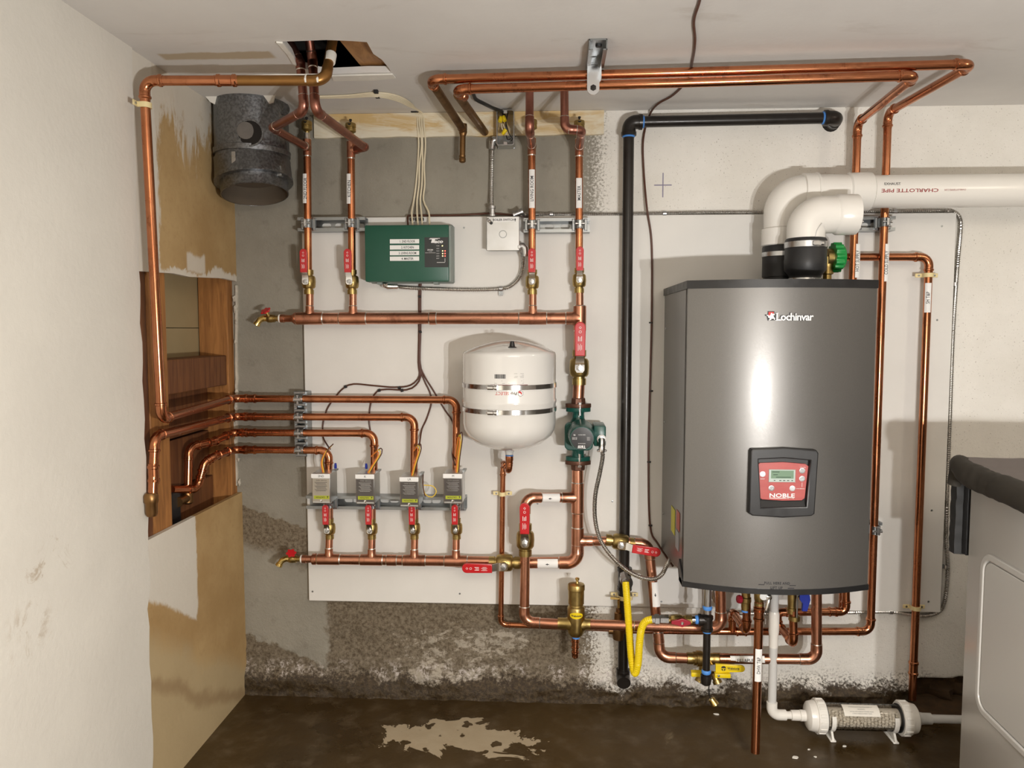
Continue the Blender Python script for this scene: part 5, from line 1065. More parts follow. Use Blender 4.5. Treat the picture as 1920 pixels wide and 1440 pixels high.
wj = lambda *l: catmull([P(u, v, d_) for u, v, d_ in l], .004)
for pth, mt, nm in ((wj((940, 232, .048), (942, 242, .05), (948, 249, .045), (951, 253, .04)), CABW, 'white_wire'), (wj((943, 232, .048), (947, 243, .05), (950, 250, .045)), CABW, 'white_wire'), (wj((948, 228, .045), (951, 240, .05), (956, 254, .05), (961, 260, .048), (958, 264, .04)), CABK, 'black_wire'), (wj((952, 212, .03), (950, 222, .045), (948, 236, .05), (952, 246, .045)), CABK, 'black_wire'), (wj((949, 254, .04), (952, 262, .045), (958, 260, .04)), CABK, 'black_wire')): part(nm, MB().tube(pth, .0016, 8), mt, ob)
c_ = P(927, 262, .03); part('elbow_connector', MB().tube([c_+X*.010, c_-X*.001, c_+V((-.006, 0, -.006)), c_+V((-.007, 0, -.028))], [.010, .0108, .0105, .0095], 14), STEEL, ob)
smooth_cable('black_cable', [PZ(887, 174, ZC-.006), PZ(892, 186, ZC-.010), PZ(905, 193, ZC-.014), P(925, 203, .085), P(936, 207, .065), P(943, 211, .045), P(946, 220, .035)], .0052, CABK, 'short black cable from ceiling into the open junction box', 'cable')

# ------------------------------------------------------------------ armoured cables
CR = .0062
armored([P(924, 268, .03)-Z*.0, P(922.5, 300, .016), P(921.5, 350, .016), P(922, 385, .03), P(923, 398, .045)], CR, 'armoured cable dropping from junction box to the switch box')
armored([P(979, 474, .058), P(981, 490, .045), P(976, 515, .032), P(962, 533, .028), P(940, 541, .026), P(880, 543, .026), P(800, 541, .026), P(750, 538, .028), P(735, 534, .04)], CR, 'armoured cable looping under the green controller to the switch box')
part('bottom_connector', MB().tube([P(722, 529, .05), P(722, 534, .045), P(727, 537, .042), P(745, 537, .036)], [.010, .0115, .011, .010], 14), CHROME, zcn)
armored([P(973, 402, .05), P(985, 401.5, .032), P(1040, 402, .0115), P(1160, 402, .0115), P(1300, 399, .0115), P(1440, 398, .0115), P(1600, 396.5, .0115), P(1680, 396, .0115), P(1770, 395, .0115), P(1789, 398, .012), P(1799, 408, .012), P(1801, 430, .012), P(1795, 500, .012), P(1787, 620, .012), P(1781, 780, .012), P(1775, 950, .012), P(1774, 1010, .012), P(1777, 1060, .012), P(1774, 1110, .012), P(1765, 1142, .012), P(1740, 1154, .012), P(1705, 1152, .012), P(1670, 1147, .012), P(1600, 1148, .013), P(1480, 1150, .015), P(1400, 1150, .03), P(1362, 1146, .06), P(1344, 1132, .10), P(1336, 1112, .14), P(1335, 1085, .17)], CR, 'long armoured cable around the board from the switch box to boiler underside')
armored([P(1128, 842, .168), P(1130, 856, .168), P(1125, 885, .165), P(1116, 930, .15), P(1116, 975, .145), P(1127, 1015, .15), P(1155, 1052, .16), P(1190, 1078, .17), P(1222, 1086, .175), P(1240, 1078, .165), P(1250, 1060, .14), P(1258, 1045, .10), P(1266, 1038, .06)], CR*1.02, 'armoured cable hanging from pump to the boiler left side')
def clip(label, p, ax, side):
    t = thing('cable_clip', label, 'clip', p); ax = V(ax); side = V(side)
    n = 10; o_ = [(math.cos(math.pi*k/n)*(CR+.0018), math.sin(math.pi*k/n)*(CR+.0018)) for k in range(n+1)]; i_ = [(math.cos(math.pi*k/n)*(CR+.0004), math.sin(math.pi*k/n)*(CR+.0004)) for k in range(n, -1, -1)]
    part('band', MB().prism(o_+i_, p-ax*.005, side, -Y, ax*.010), STEEL, t)
    q = p+side*.013; part('ear', MB().box(q-ax*.006-side*.006-Y*(-.001), q+ax*.006+side*.006-Y*.0022, .0005, 1).lathe(q-Y*.002, -Y, [(0, .0036), (.0014, .003)], 10), STEELD, t)
clip('small metal clip on the cable under the green controller', P(939, 541.5, .026), X, -Z)
clip('small metal cable clip right of LIVING ROOM pipe', P(1034, 402, .0125), X, -Z)
clip('small metal cable clip right of the black gas pipe', P(1246, 400.5, .0125), X, -Z)
clip('small metal cable clip near COLD SUPPLY pipe under the exhaust', P(1678, 396.5, .0125), X, -Z)
clip('small metal clip on right board edge beside SH T&P label', P(1791, 533, .0125), Z, -X)
clip('small metal clip on right board edge left of the dryer blanket', P(1774, 1062, .0125), Z, -X)
clip('small metal clip at board bottom right of COLD SUPPLY elbow', P(1670, 1147, .0125), X, Z)

# ------------------------------------------------------------------ thin wires
smooth_cable('thermostat_wire', [PZ(1322, -60, ZC-.003), PZ(1312, 0, ZC-.003), PZ(1301, 38, ZC-.003), PZ(1303, 75, ZC-.003), PZ(1299, 110, ZC-.003), PZ(1288, 150, ZC-.003), PZ(1262, 178, ZC-.004), PZ(1232, 196, ZC-.006), P(1217, 218, .006), P(1206, 262, .010), P(1207, 320, .0105), P(1213, 390, .0245), P(1222, 460, .0225), P(1222, 600, .0215), P(1219, 720, .0215), P(1216, 860, .0215), P(1219, 985, .022), P(1234, 1020, .030), P(1262, 1062, .04)], .0031, CABB, 'thin brown wire from the ceiling down the board left of boiler', 'wire')
for k, (u, v) in enumerate(((1220.5, 605), (1221, 733), (1217, 866), (1219.5, 985))):
    o_ = solo('wire_staple', MB().lathe(P(u, v, .0215)-Z*.002, Z, [(0, .0058), (.004, .0058)], 10), CABK, ('topmost', 'second', 'third', 'lowest')[k]+' small black staple on the brown wire left of the boiler', 'staple', 'black staples on the brown wire')
ws = [(776, 0), (783, 1), (790, 2), (797, 3)]
for k, (u, i) in enumerate(ws):
    e_u = (773, 783, 791, 805)[k]
    pts = [PZ(590, 181+k*.8, ZC-.004), PZ(650, 179+k*1.2, ZC-.004), PZ(705, 174+k*2.2, ZC-.004-.002*(k % 2)), PZ(742, 179+k*3, ZC-.004), PZ(768, 192+k*2.5, ZC-.006), P(781+k*3.5, 209+k, .016), P(783+k*4, 235, .017), P(785+k*3.6+(k % 2)*2, 270, .008), P(783+k*4.5-(k % 2), 310, .006), P(780+k*5.5, 345, .007), P(776+k*6, 375, .009), P(e_u-1, 398, .028), P(e_u, 412, .04), P(e_u+1, 424, .045)]
    smooth_cable('thermostat_cable', pts, .0027, CABW, ('leftmost', 'second from left', 'third from left', 'rightmost')[k]+' of the four cream cables entering the green controller', 'cable', group='cream thermostat cables')
for k, (u, v) in enumerate(((772, 411), (782, 411), (791, 411))): solo('cable_staple', MB().box(P(u-4, v+2.6, .034), P(u+4, v-2.4, .026), .001, 1), CABK, ('left', 'middle', 'right')[k]+' of three black staples just above the green controller', 'staple', 'black cable staples above the controller')
solo('cable_staple', MB().box(P(770, 210, .028), P(785, 206, .018), .001, 1), CABK, 'black cable staple on the cream wood band at ceiling', 'staple')
for k, (u, v) in enumerate(((705, 173), (708, 182))):
    p = PZ(u, v, ZC-.006); solo('cable_staple', MB().box(p-V((.006, .006, .003)), p+V((.006, .006, .006)), .001, 1), CABK, 'black cable staple on ceiling, %s of two' % ('upper', 'lower')[k], 'staple')
smooth_cable('control_wire', [P(765, 424, .045), P(764.5, 412, .03), P(765, 405, .022), P(775, 404, .014), P(850, 403.5, .0125), P(905, 401, .013), P(918, 400, .022), P(945, 402, .02), P(985, 405.5, .022), P(996, 406, .024)], .0028, CABB, 'thin brown wire along the board top edge to the switch box', 'wire')
def zw(pts, label): smooth_cable('zone_wire', pts, .0024, CABB, label, 'wire', group=None)
st0 = [(788, 526), (787, 560), (787, 620), (786, 680)]
zw([P(u-1.5, v, .024) for u, v in st0]+[P(786, 705, .024), P(770, 722, .024), P(740, 726, .024), P(700, 723, .024), P(663, 720, .024), P(645, 727, .024), P(628, 745, .024), P(612, 770, .024), P(605, 800, .024), P(606, 820, .026), P(614, 835, .06), P(619, 842, .10)], 'brown wire from controller down to zone valve 2ND, farthest left')
zw([P(u-.3, v, .025) for u, v in st0]+[P(789, 705, .024), P(780, 722, .024), P(762, 731, .024), P(725, 730, .024), P(707, 734, .024), P(697, 750, .024), P(692, 780, .024), P(694, 805, .024), P(700, 826, .05), P(704, 842, .1)], 'brown wire from controller down to zone valve K')
zw([P(u+.8, v, .024) for u, v in st0]+[P(795, 712, .024), P(806, 735, .024), P(809, 755, .024), P(800, 785, .024), P(791, 805, .024), P(787, 830, .05), P(786, 845, .08)], 'brown wire from controller down to zone valve LR')
zw([P(u+1.8, v, .025) for u, v in st0]+[P(796, 705, .024), P(810, 728, .024), P(822, 748, .024), P(835, 770, .024), P(848, 790, .024), P(852, 820, .03), P(848, 850, .07), P(853, 872, .11)], 'brown wire from controller down to zone valve M')
for k, (u, v) in enumerate(((787, 556), (788, 622), (648, 725), (749, 727), (711, 732), (754, 732))):
    solo('wire_staple', MB().lathe(P(u, v, .0245), V((1, 0, .3)), [(-.004, .0045), (.004, .0045)], 10), CABK, ('black staple on the wire just below the green controller', 'black staple on the wires just below the upper manifold', 'leftmost black staple on zone wires above the top zone pipe', 'upper black staple right on the zone wires above the top zone pipe', 'left black staple on the lower of the two zone wires', 'right black staple on the lower of the two zone wires')[k], 'staple')

# ------------------------------------------------------------------ galvanised flue stub in the corner
du = thing('flue_duct', 'old galvanised metal flue stub with round hole under the ceiling corner', 'duct', P(472, 300, .12))
dc = P(472, 240, .122); RD = .1035; dz = lambda v: P(472, v, .122).z
part('upper_section', MB().lathe(V((dc.x, dc.y, dz(178))), -Z, [(-.015, RD*.99), (dz(178)-dz(286), RD)], 48, cap=False), DUCT, du)
part('seam_band', MB().lathe(V((dc.x, dc.y, dz(283))), -Z, [(0, RD), (.002, RD+.004), (.016, RD+.003), (.018, RD-.003), (.026, RD-.003), (.028, RD+.003), (.040, RD+.002)], 48, cap=False), DUCT, du)
lax = V((.12, -.17, -1)).normalized(); l0 = V((dc.x, dc.y, dz(303)))
part('lower_section', MB().lathe(l0, lax, [(-.02, RD*.96), (0, RD+.002), (.055, RD+.004), (.058, RD+.006), (.066, RD+.006), (.067, RD*.92), (.097, RD*.90), (.099, RD*.91), (.100, RD*.88)], 48, cap=False), DUCT, du)
part('inner_dark', MB().lathe(l0, lax, [(.0995, RD*.875), (.045, RD*.86), (.044, .001)], 40, cap=False), simple('duct_interior', (.11, .085, .06), .8, 0), du)
hc = P(468, 249, .122+RD*.98); hc = V((hc.x, dc.y-math.sqrt(max(0, RD*RD-(hc.x-dc.x)**2)), hc.z))
part('hole_rim', MB().lathe(hc+Y*.006, V((.08, -1, 0)), [(0, .036), (.010, .038), (.010, .033), (0, .032)], 28, cap=False), DUCT, du); part('hole_shade', MB().lathe(hc-Y*.0005, V((.08, -1, 0)), [(0, .034), (.0025, .0335)], 28), DARK, du)  # dark disc on the surface paints the shade inside the duct hole
part('mortar_plug', MB().lathe(hc+V((-.012, .0, .006)), V((.2, -1, 0)), [(0, .024), (.006, .0235), (.007, .021)], 20), simple('old_mortar', (.16, .145, .13), .9, 0, .3), du)
part('side_collar', MB().lathe(V((dc.x+.078, dc.y-.01, dz(207))), V((.6, -.55, .5)), [(0, .033), (.016, .033), (.018, .028), (.019, .012), (.020, .0)], 24), DUCT, du)
part('damper_tab', MB().box(V((dc.x-.012, dc.y-RD-.006, dz(318)))-V((.004, .002, .018)), V((dc.x-.004, dc.y-RD-.001, dz(300))), .001, 1), STEEL, du)
part('latch', MB().box((dc.x+.088, dc.y-.055, dz(338)), (dc.x+.104, dc.y-.035, dz(318)), .002, 1), STEELD, du)
pp = [(k*.02-.09, -.012-.012*abs(math.sin(k*1.7))) for k in range(10)]
part('torn_patch', MB().prism(pp+[(.10, .004), (-.10, .004)], (dc.x, dc.y-RD*.75, ZC-.002), X, V((0, -.5, .86)), Y*.004), FLUX, du)

# ------------------------------------------------------------------ fittings under the boiler
t = thing('boiler_cold_inlet', 'brass isolation valve with dark red tap under boiler and copper tail to the cold line', 'valve', P(1399, 1140, .24))
run(t, [P(1400, 1128, .24), P(1400, 1184, .24), P(1373, 1146, .085), P(1373, 1183, .08)], R34, 'press', bend=1.7)
c_ = P(1398, 1144, .24); part('valve_body', MB().lathe(c_, Z, [(0, .0115), (.006, .0115), (.0065, .0125), (.022, .0125), (.024, .0145), (.036, .0145), (.038, .012), (.07, .012)], 18), BRASS, t)
part('thread_seal', MB().lathe(c_+Z*.001, -Z, [(0, .0118), (.005, .0118)], 14), BLUE, t)
part('tap_handle', MB().lathe(c_+V((-.012, -.004, .032)), V((-1, -.3, .1)), [(0, .007), (.004, .012), (.012, .011), (.014, .004)], 8), DRED, t)
t = thing('boiler_relief_valve', 'brass relief valve with chrome test lever under the boiler, above DHW pipe', 'valve', P(1420, 1140, .31))
c_ = d0+(d1-d0)*.09; part('valve_body', MB().lathe(c_, Z, [(0, .0125), (.008, .0125), (.009, .0105), (.018, .013), (.035, .014), (.05, .012)], 16).lathe(c_+Z*.028, V((1, -.2, .2)), [(0, .010), (.016, .010), (.018, .007)], 14), BRASS, t)
part('name_tag', MB().lathe(c_+V((.008, -.012, .030)), -Y, [(0, .0105), (.002, .0105)], 18), WHITEM, t)
q = c_+V((.020, -.008, .022)); part('test_lever', MB().tube([q+V((-.004, 0, .012)), q+V((.002, -.006, .004)), q+V((-.002, -.010, -.016)), q+V((-.006, -.010, -.028))], [.006, .0055, .005, .004], 10).lathe(q+V((0, -.004, .006)), V((.2, -1, .1)), [(0, .008), (.006, .008), (.008, .004)], 12), CHROME, t)
part('adapter', MB().lathe(c_+Z*.001, -Z, [(0, .0122), (.012, .0122), (.014, R34*1.3), (.018, R34*1.3)], 16), COP, t)
t = thing('boiler_hot_outlet', 'brass isolation valve with blue handle under boiler and copper line turning back', 'valve', P(1487, 1140, .24))
run(t, [P(1487, 1140, .24), P(1488, 1208, .24), P(1459, 1171, .105), P(1457, 1148, .10), P(1586, 1147, .10), P(1586, 1085, .10)], R34, 'press', bend=1.6)
c_ = P(1484, 1150, .24); part('valve_body', MB().lathe(c_, Z, [(0, .0105), (.008, .0105), (.009, .0125), (.016, .0125), (.017, .0105), (.040, .0115), (.10, .0115)], 16).lathe(P(1489, 1160, .24)-Z*.004, Z, [(0, .0155), (.012, .0155), (.014, .0115)], 14), BRASS, t)
part('valve_rod', MB().tube([P(1494, 1158, .255), P(1495, 1112, .255)], .0024, 8), STEELD, t)
bh = P(1508, 1128, .25); part('blue_handle', MB().plate([(-.012, .028), (.008, .030), (.012, .016), (.0135, .006), (.010, -.008), (.006, -.024), (-.005, -.024), (-.004, -.004), (-.013, .008)], [], bh, X, Z, Y, .009, bev=.0015), BLUEP, t); part('handle_nut', MB().lathe(bh+V((-.020, .004, .010)), X, [(0, .004), (.012, .004)], 8), BRASSY, t)
for u, v, d_ in ((1562, 1147, .10),): coupling(t, P(u, v, d_), X, R34, .03)
t = thing('condensate_drain', 'white plastic drain pipe from boiler down to the neutralizer on the floor', 'pipe', P(1449, 1340, .175))
k0 = P(1447, 1336, .175); kx, ky = k0.x, k0.y; kz = lambda v: P(1447, v, .175).z; kq = lambda v: V((kx, ky, kz(v)))
part('pipe', MB().tube([kq(1322), kq(1085)], .0118, 20), PVCG, t)
part('coupling', MB().lathe(kq(1213), Z, [(0, .0125), (.004, .0128), (kz(1192)-kz(1213), .0128), (kz(1184)-kz(1213), .0146), (kz(1150)-kz(1213), .0146), (kz(1146)-kz(1213), .0125)], 22), PVC, t)
A_ = arc(kq(1300), V((kx, ky, kz(1340))), V((kx+.2, ky, kz(1340))), .022, 10); part('elbow', MB().tube([kq(1316), kq(1316)-Z*.001]+A_[0]+[A_[0][-1]+X*.018, A_[0][-1]+X*.0185], [.0125, .0150]+[.0150]*(len(A_[0])+1)+[.012], 22), PVC, t)
fz = kz(1340)
# ------------------------------------------------------------------ condensate neutralizer lying on the floor
FY = ky; fx_ = lambda u: P(u, 1343, .175+.03).x
nt = thing('neutralizer', 'clear cylinder of pale pellets with white end caps lying on the floor', 'filter', V((fx_(1620), FY, .0)))
C0 = V((0, FY, fz)); at = lambda x, e=0: V((x, FY, fz))
part('inlet_pipe', MB().tube([at(kx+.034), at(fx_(1516))], .0108, 18).lathe(at(fx_(1489)), X, [(0, .0108), (.001, .0145), (.024, .0150), (.025, .0135), (.026, .0160), (.046, .0160)], 20), PVC, nt)
def endcap(x, s):
    m = MB().lathe(at(x), X*s, [(-.004, .020), (0, .034), (.004, .0395), (.016, .0425), (.022, .0425), (.0225, .0465), (.046, .0475), (.048, .0455), (.048, .036)], 48)
    c = part('end_cap', m, PVC, nt)
    for k in range(14):
        a_ = 2*math.pi*k/14; part('grip_rib', MB().prism([(-.0045, 0), (.0045, 0), (.0036, .0028), (-.0036, .0028)], at(x)+X*s*.026+V((0, math.cos(a_), math.sin(a_)))*.0462, V((0, -math.sin(a_), math.cos(a_))), V((0, math.cos(a_), math.sin(a_))), X*s*.018), PVC, c)
    part('o_ring', MB().lathe(at(x)+X*s*.0485, X*s, [(0, .0395), (.003, .0395)], 32), RUBB, c)
xa, xb = fx_(1519), fx_(1727); endcap(xa, 1); endcap(xb, -1)
RS = .0365
part('clear_shell', MB().lathe(at(xa+.04), X, [(0, RS), (xb-xa-.08, RS)], 48, cap=False), CLEAR, nt)
ico = bmesh.new(); bmesh.ops.create_icosphere(ico, subdivisions=1, radius=.0054); iv = [v.co.copy() for v in ico.verts]; ico.verts.index_update(); if_ = [[v.index for v in f.verts] for f in ico.faces]; ico.free()
md = MB(); random.seed(5); nx_ = int((xb-xa-.09)/.0098)
for i in range(nx_):
    for j in range(22):
        a_ = 2*math.pi*(j+.5*(i % 2)+random.uniform(-.22, .22))/22
        if math.sin(a_) > .84: continue
        r_ = RS-.0062-random.uniform(0, .0022); c = V((xa+.046+i*.0098+random.uniform(-.0012, .0012), FY+math.cos(a_)*r_, fz+math.sin(a_)*r_)); R_ = Matrix.Rotation(random.uniform(0, 6), 3, V((random.random(), random.random(), .3)).normalized())
        md.add([c+R_ @ (v*random.uniform(.92, 1.08)) for v in iv], if_)
md.lathe(at(xa+.045), X, [(0, RS-.011), (xb-xa-.09, RS-.011)], 24)
o_ = part('pellet_media', md, BEAD, nt); o_['kind'] = 'stuff'
cyf = lambda e: (lambda c: V((c.x, FY-(RS+e)*math.cos((c.z-fz)/RS), fz+(RS+e)*math.sin((c.z-fz)/RS))))
l0_, l1_ = fx_(1583), fx_(1651); m = MB(); m.grid([[cyf(.0007)(V((l0_+(l1_-l0_)*i, 0, fz+RS*a_))) for i in (0, 1)] for a_ in [.50+1.0*k/8 for k in range(9)]]); lb = part('paper_label', m, simple('aged_label', (.78, .75, .68), .5, 0, .04), nt)
lt = MB()
for s, a_, w_ in (('CONDENSATE NEUTRALIZER KIT', 1.22, .075), ('FOR USE WITH', 1.02, .022), ('INSTALL WITH ARROW TOWARD DRAIN', .84, .072), ('CHECK MEDIA EVERY YEAR', .70, .06)): put(lt, s, V(((l0_+l1_)/2, 0, fz+RS*a_)), X, Z, w=w_*.9, h=.0032, fn=cyf(.0012))
part('lettering', lt, STEELD, lb)
for u in (1563, 1681):
    x = fx_(u); m = MB(); n = 16
    o_ = [(math.cos(a_)*(RS+.004), math.sin(a_)*(RS+.004)) for a_ in [math.pi*(.86+.95*k/n) for k in range(n+1)]]; i_ = [(math.cos(a_)*(RS+.0006), math.sin(a_)*(RS+.0006)) for a_ in [math.pi*(.86+.95*k/n) for k in range(n, -1, -1)]]
    f = part('foot_clip', m.prism(o_+i_, at(x)-X*.006, Y, Z, X*.012), PVC, nt)
    part('foot_strut', MB().prism([(-.020, -RS+.004), (-.010, -RS-.002), (.010, -RS-.002), (.020, -RS+.004), (.030, -fz+.006), (.0, -fz+.012), (-.034, -fz+.006), (-.026, -fz+.018)], at(x)-X*.003, Y, Z, X*.006), PVC, f)
    part('foot_plate', MB().box((x-.008, FY-.036, .0005), (x+.008, FY+.034, .006), .0015, 1), PVC, f)
part('outlet_pipe', MB().lathe(at(xb), X, [(0, .0175), (.012, .0170), (.018, .0165), (.019, .0158), (.042, .0155), (.043, .0116), (.50, .0116)], 24), PVCG, nt)

# ------------------------------------------------------------------ purge valve with yellow handles
pv = P(1325, 1235, .14); t = thing('purge_valve', 'brass purge valve with three yellow handles behind the gas drip leg', 'valve', pv)
xx = lambda u, d_=.14: P(u, 1235, d_).x
part('valve_body', MB().lathe(V((xx(1288), pv.y, pv.z)), X, [(0, .0165), (.017, .0165), (.018, .0195), (.026, .0195), (.027, .0225), (.040, .0225), (.046, .020), (.052, .0165), (.075, .0165), (.077, .0175), (.098, .0175), (.1, .0165), (xx(1366)-xx(1288), .0165)], 24).lathe(V((xx(1318), pv.y-.004, pv.z)), -Z, [(0, .013), (.045, .0115), (.052, .013), (.060, .013)], 16), BRASS, t)
part('drain_port', MB().lathe(P(1317, 1262, .155), V((-.45, -.35, -.8)), [(0, .0115), (.018, .0105), (.0185, .0125), (.028, .0125)], 14), BRASS, t)
part('drain_port', MB().lathe(P(1338, 1262, .155), V((.35, -.35, -.85)), [(0, .0115), (.020, .0105), (.0205, .0135), (.030, .0135)], 14), BRASS, t)
part('port_arm', MB().tube([P(1316, 1258, .145), P(1340, 1258, .145)], .011, 14), BRASS, t)
part('stem', MB().lathe(P(1330, 1246, .155), -Y, [(0, .011), (.020, .010), (.021, .006), (.030, .006)], 12), BRASSY, t)
q = P(1345, 1252, .19); lv = MB(); lv.prism([(-.024, .006), (-.003, .010), (-.003, -.011), (-.024, -.008)], q+Y*.002, X, Z, -Y*.003); part('handle_arm', lv, STEELD, t)
yh = part('large_handle', MB().plate([(-.004, .0105), (.066, .0075)]+[(.068+.0075*math.cos(a_), -.0005+.0075*math.sin(a_)) for a_ in [math.pi/2-math.pi*k/8 for k in range(1, 8)]]+[(.066, -.0085), (-.004, -.0115)], [], q, X, Z, Y, .005, bev=.0018), YEL, t)
lt = MB(); yo = q-Y*.0046; put(lt, 'Webstone', yo+X*.044+Z*.001, X, Z, w=.034, h=.0068, bold=.03); lt.box(yo+V((.031, -.0001, -.0042)), yo+V((.061, .0001, -.0034)))
cq = yo+X*.0165; lt.plate(circ(0, 0, .0072, 24), [circ(0, 0, .0066, 24)], cq, X, Z, Y, .0002); lt.prism([(-.0060, .001), (.0060, .001), (.0052, .0045), (.003, .0062), (-.003, .0062), (-.0052, .0045)], cq, X, Z, -Y*.0002); lt.prism([(-.0055, -.001), (-.0014, -.001), (-.0014, -.0062), (-.004, -.0046)], cq, X, Z, -Y*.0002); lt.prism([(.0055, -.001), (.0014, -.001), (.0014, -.0062), (.004, -.0046)], cq, X, Z, -Y*.0002)
part('lettering', lt, INK, yh)
for u0_, u1_, v in ((1296, 1321, 1265), (1340, 1370, 1267)):
    a_, b_ = P(u0_, v-4.2, .20), P(u1_, v+4.2, .20); h_ = part('small_handle', MB().box((a_.x, -.203, b_.z), (b_.x, -.194, a_.z), .0018, 2).box((a_.x+.001, -.196, a_.z-.003), (b_.x-.001, -.182, a_.z), .001, 1), YEL, t)
    if u0_ == 1340: part('handle_screw', MB().lathe(P(1347.5, v+.3, .203), -Y, [(0, .0036), (.0015, .0034), (.002, .0015)], 10), STEELD, h_)
part('cap_strap', MB().tube(catmull([P(1336, 1272, .18), P(1332, 1276, .19), P(1329, 1290, .19), P(1330, 1303, .185), P(1332, 1309, .18)], .006), .0017, 8), CABK, t)
cpa = V((.55, -.3, -.8)); part('hanging_cap', MB().lathe(P(1333, 1309, .18), cpa, [(0, .006), (.002, .0095), (.012, .0100), (.016, .0115), (.022, .0115)], 12), BRASSY, t)
part('strap_end', MB().tube([P(1319, 1274, .18), P(1320, 1282, .185), P(1322, 1287, .19)], [.003, .0022, .0008], 8), CABK, t)

# ------------------------------------------------------------------ dryer with a quilted blanket on top
cr = P(1820, 890, .65); O = V((cr.x, cr.y, 0)); NE = V((-.0575, -.9983, 0)); RI = V((.9983, -.0575, 0))
zd = P(1820, 889, .65).z; zsm = P(1819, 903, .65).z
dy = thing('dryer', 'white dryer seen from the side at right edge with raised rounded panel', 'dryer', O)
fn = lambda c: O+NE*c.x+RI*c.y+Z*c.z
part('cabinet', MB().box((0, 0, .03), (.70, .72, zsm-.002), .006, 2, fn=fn), DRY, dy)
part('top_panel', MB().box((0, -.001, zsm+.001), (.70, .72, zd), .008, 2, fn=fn), DRY, dy)
for a_, b_ in ((.05, .05), (.65, .05), (.05, .67), (.65, .67)): part('leveling_foot', MB().lathe(fn(V((a_, b_, .0))), Z, [(0, .02), (.012, .02), (.013, .008), (.035, .008)], 12), BLACK, dy)
pzt = P(1840, 1042, D-1.62).z; pzb = P(1815, 1322, D-1.62).z
part('door_rim', MB().plate(rrect(.072, pzb-.008, .632, pzt+.008, .038, 8), [rrect(.081, pzb+.001, .623, pzt-.001, .030, 8)], O-RI*.001, NE, Z, RI, .005, bev=.003), DRY, dy)
part('door_panel', MB().plate(rrect(.088, pzb+.008, .616, pzt-.008, .026, 8), [], O-RI*.0005, NE, Z, RI, .004, bev=.002), DRY, dy)
bl = thing('moving_blanket', 'dark quilted moving blanket draped over the dryer and hanging behind it', 'blanket', O+Z*zd)
zt_ = P(1830, 864, .65).z; zh = P(1790, 1034, .60).z
prof = [(-.058, zh), (-.056, zh+.10), (-.055, zd-.03), (-.040, zt_-.006), (-.012, zt_+.004), (.05, zt_), (.3, zt_-.004), (.72, zt_-.008)]
prof = [(V((a_, b_, 0))) for a_, b_ in prof]; pr2 = catmull(prof, .012); rows = []
def bump_(s, r): return .0035*noise.noise(V((s*22, r*9, 1)))+.002*noise.noise(V((s*60, r*30, 4)))
N2 = []
for i, p in enumerate(pr2):
    t_ = (pr2[min(i+1, len(pr2)-1)]-pr2[max(i-1, 0)]).normalized(); N2.append(V((-t_.y, t_.x, 0)))
def brow(off, r): return [fn(V((p.x+n_.x*(off+bump_(i*.012, r)), r, p.y+n_.y*(off+bump_(i*.012, r))))) for i, (p, n_) in enumerate(zip(pr2, N2))]
rs_ = [-.012+.73*k/40 for k in range(41)]; m = MB(); outer = [brow(.0, r) for r in rs_]; inner = [brow(-.020, r) for r in rs_]
m.grid(outer); m.grid(inner); m.grid([outer[0], inner[0]]); m.grid([outer[-1], inner[-1]])
m.grid([[a_[0] for a_ in outer], [a_[0] for a_ in inner]]); m.grid([[a_[-1] for a_ in outer], [a_[-1] for a_ in inner]])
bo_ = part('blanket_cloth', m, BLANKG, bl, ang=60)
hm = MB(); pth = []; rad = []
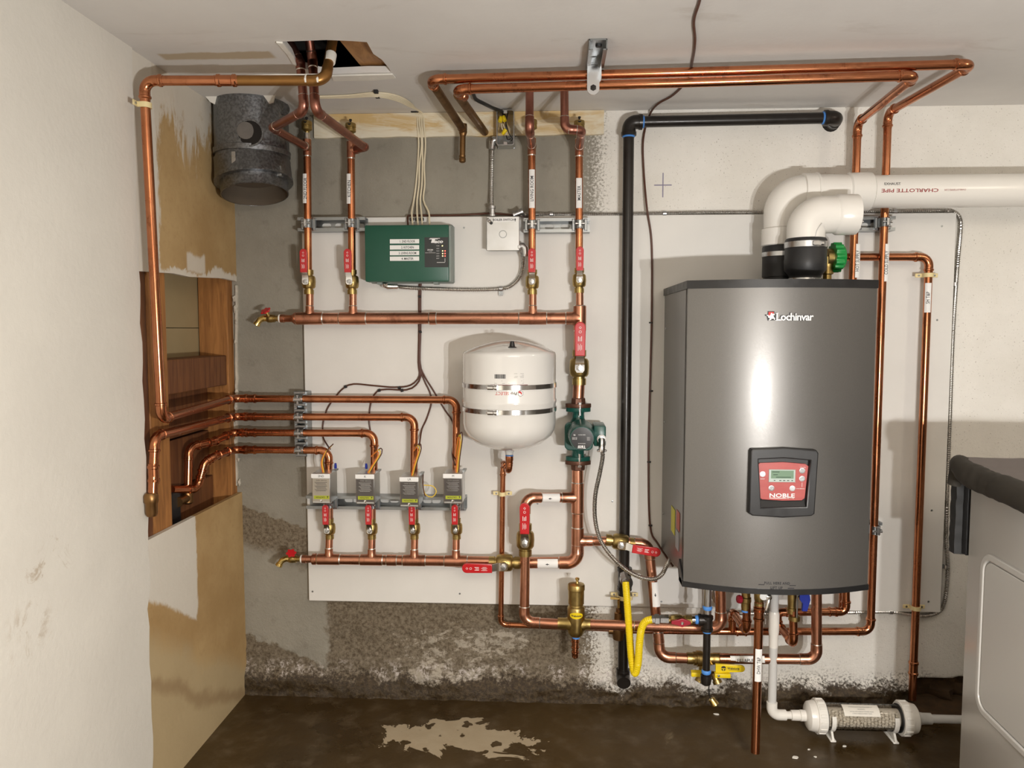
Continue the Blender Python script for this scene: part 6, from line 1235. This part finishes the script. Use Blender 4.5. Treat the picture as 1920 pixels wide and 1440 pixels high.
for i, (p, n_) in enumerate(zip(pr2, N2)):
    if p.x > .70: break
    if p.y < zd-.035: continue
    on_top = max(0, min(1, (p.x+.05)/.08)); droop = .014*on_top*(1+.5*noise.noise(V((p.x*7, 3, 1))))
    pth.append(fn(V((p.x-n_.x*.010, -.010-.010*on_top, p.y-n_.y*.010-droop)))); rad.append(.0165+.010*on_top+.003*noise.noise(V((i*.35, 7, 2)))+.0015*noise.noise(V((i*1.3, 1, 2))))
hm.tube(pth, rad, 18); part('rolled_hem', hm, BLANK, bl, ang=60)
def quilt(s0, s1, r0, r1, z0_, z1_, nm, mat, amp):          # puffy quilted slab of cloth
    b = bmesh.new(); bmesh.ops.create_cube(b, size=1); bmesh.ops.subdivide_edges(b, edges=b.edges[:], cuts=17, use_grid_fill=True); m = MB(); c0 = V(((s0+s1)/2, (r0+r1)/2, (z0_+z1_)/2)); d_ = V((s1-s0, r1-r0, z1_-z0_))
    for q in b.verts:
        ed = 1-.25*max(0, (abs(q.co.y)-.44)/.06)
        n_ = noise.noise(V((q.co.z*14, q.co.y*9, q.co.x*3)))+.6*noise.noise(V((q.co.z*34, q.co.y*20, 7)))
        q.co = c0+V((q.co.x*d_.x*ed+amp*n_, q.co.y*d_.y+.4*amp*n_, q.co.z*d_.z))
    m.bm(b, 0, fn); part(nm, m, mat, bl, ang=60)
quilt(-.062, -.026, -.014, .70, zh, zd-.01, 'hanging_back', simple('quilt_sheen', (.012, .012, .012), .6, 0, .35, 30), .0022)
quilt(-.028, -.004, .0, .70, zh+.004, zd-.01, 'gap_shade', BLACK, .001)  # black slab added as the shadow gap between blanket and dryer
# ------------------------------------------------------------------ paint chips on the wet floor
random.seed(11)
for k, (u, v, s) in enumerate(((1491, 1421, .010), (1583, 1400, .006), (1517, 1339+67, .004), (1529, 1420, .004), (1344, 1340, .009), (670, 1307, .008))):
    p = PZ(u, v, 0); ol = [(s*math.cos(a_)*random.uniform(.6, 1.2), s*.7*math.sin(a_)*random.uniform(.6, 1.2)) for a_ in [2*math.pi*j/7 for j in range(7)]]
    solo('paint_chip', MB().prism(ol, p+Z*.0004, X, Y, Z*.002), FLUX, 'small white paint chip on the floor, '+('nearest the viewer right of the DHW pipe', 'in front of the neutralizer', 'just left of the neutralizer foot', 'right of the largest chip', 'thin sliver left of the DHW pipe', 'far left by the damp wall foot')[k], 'debris', 'paint chips on the floor')
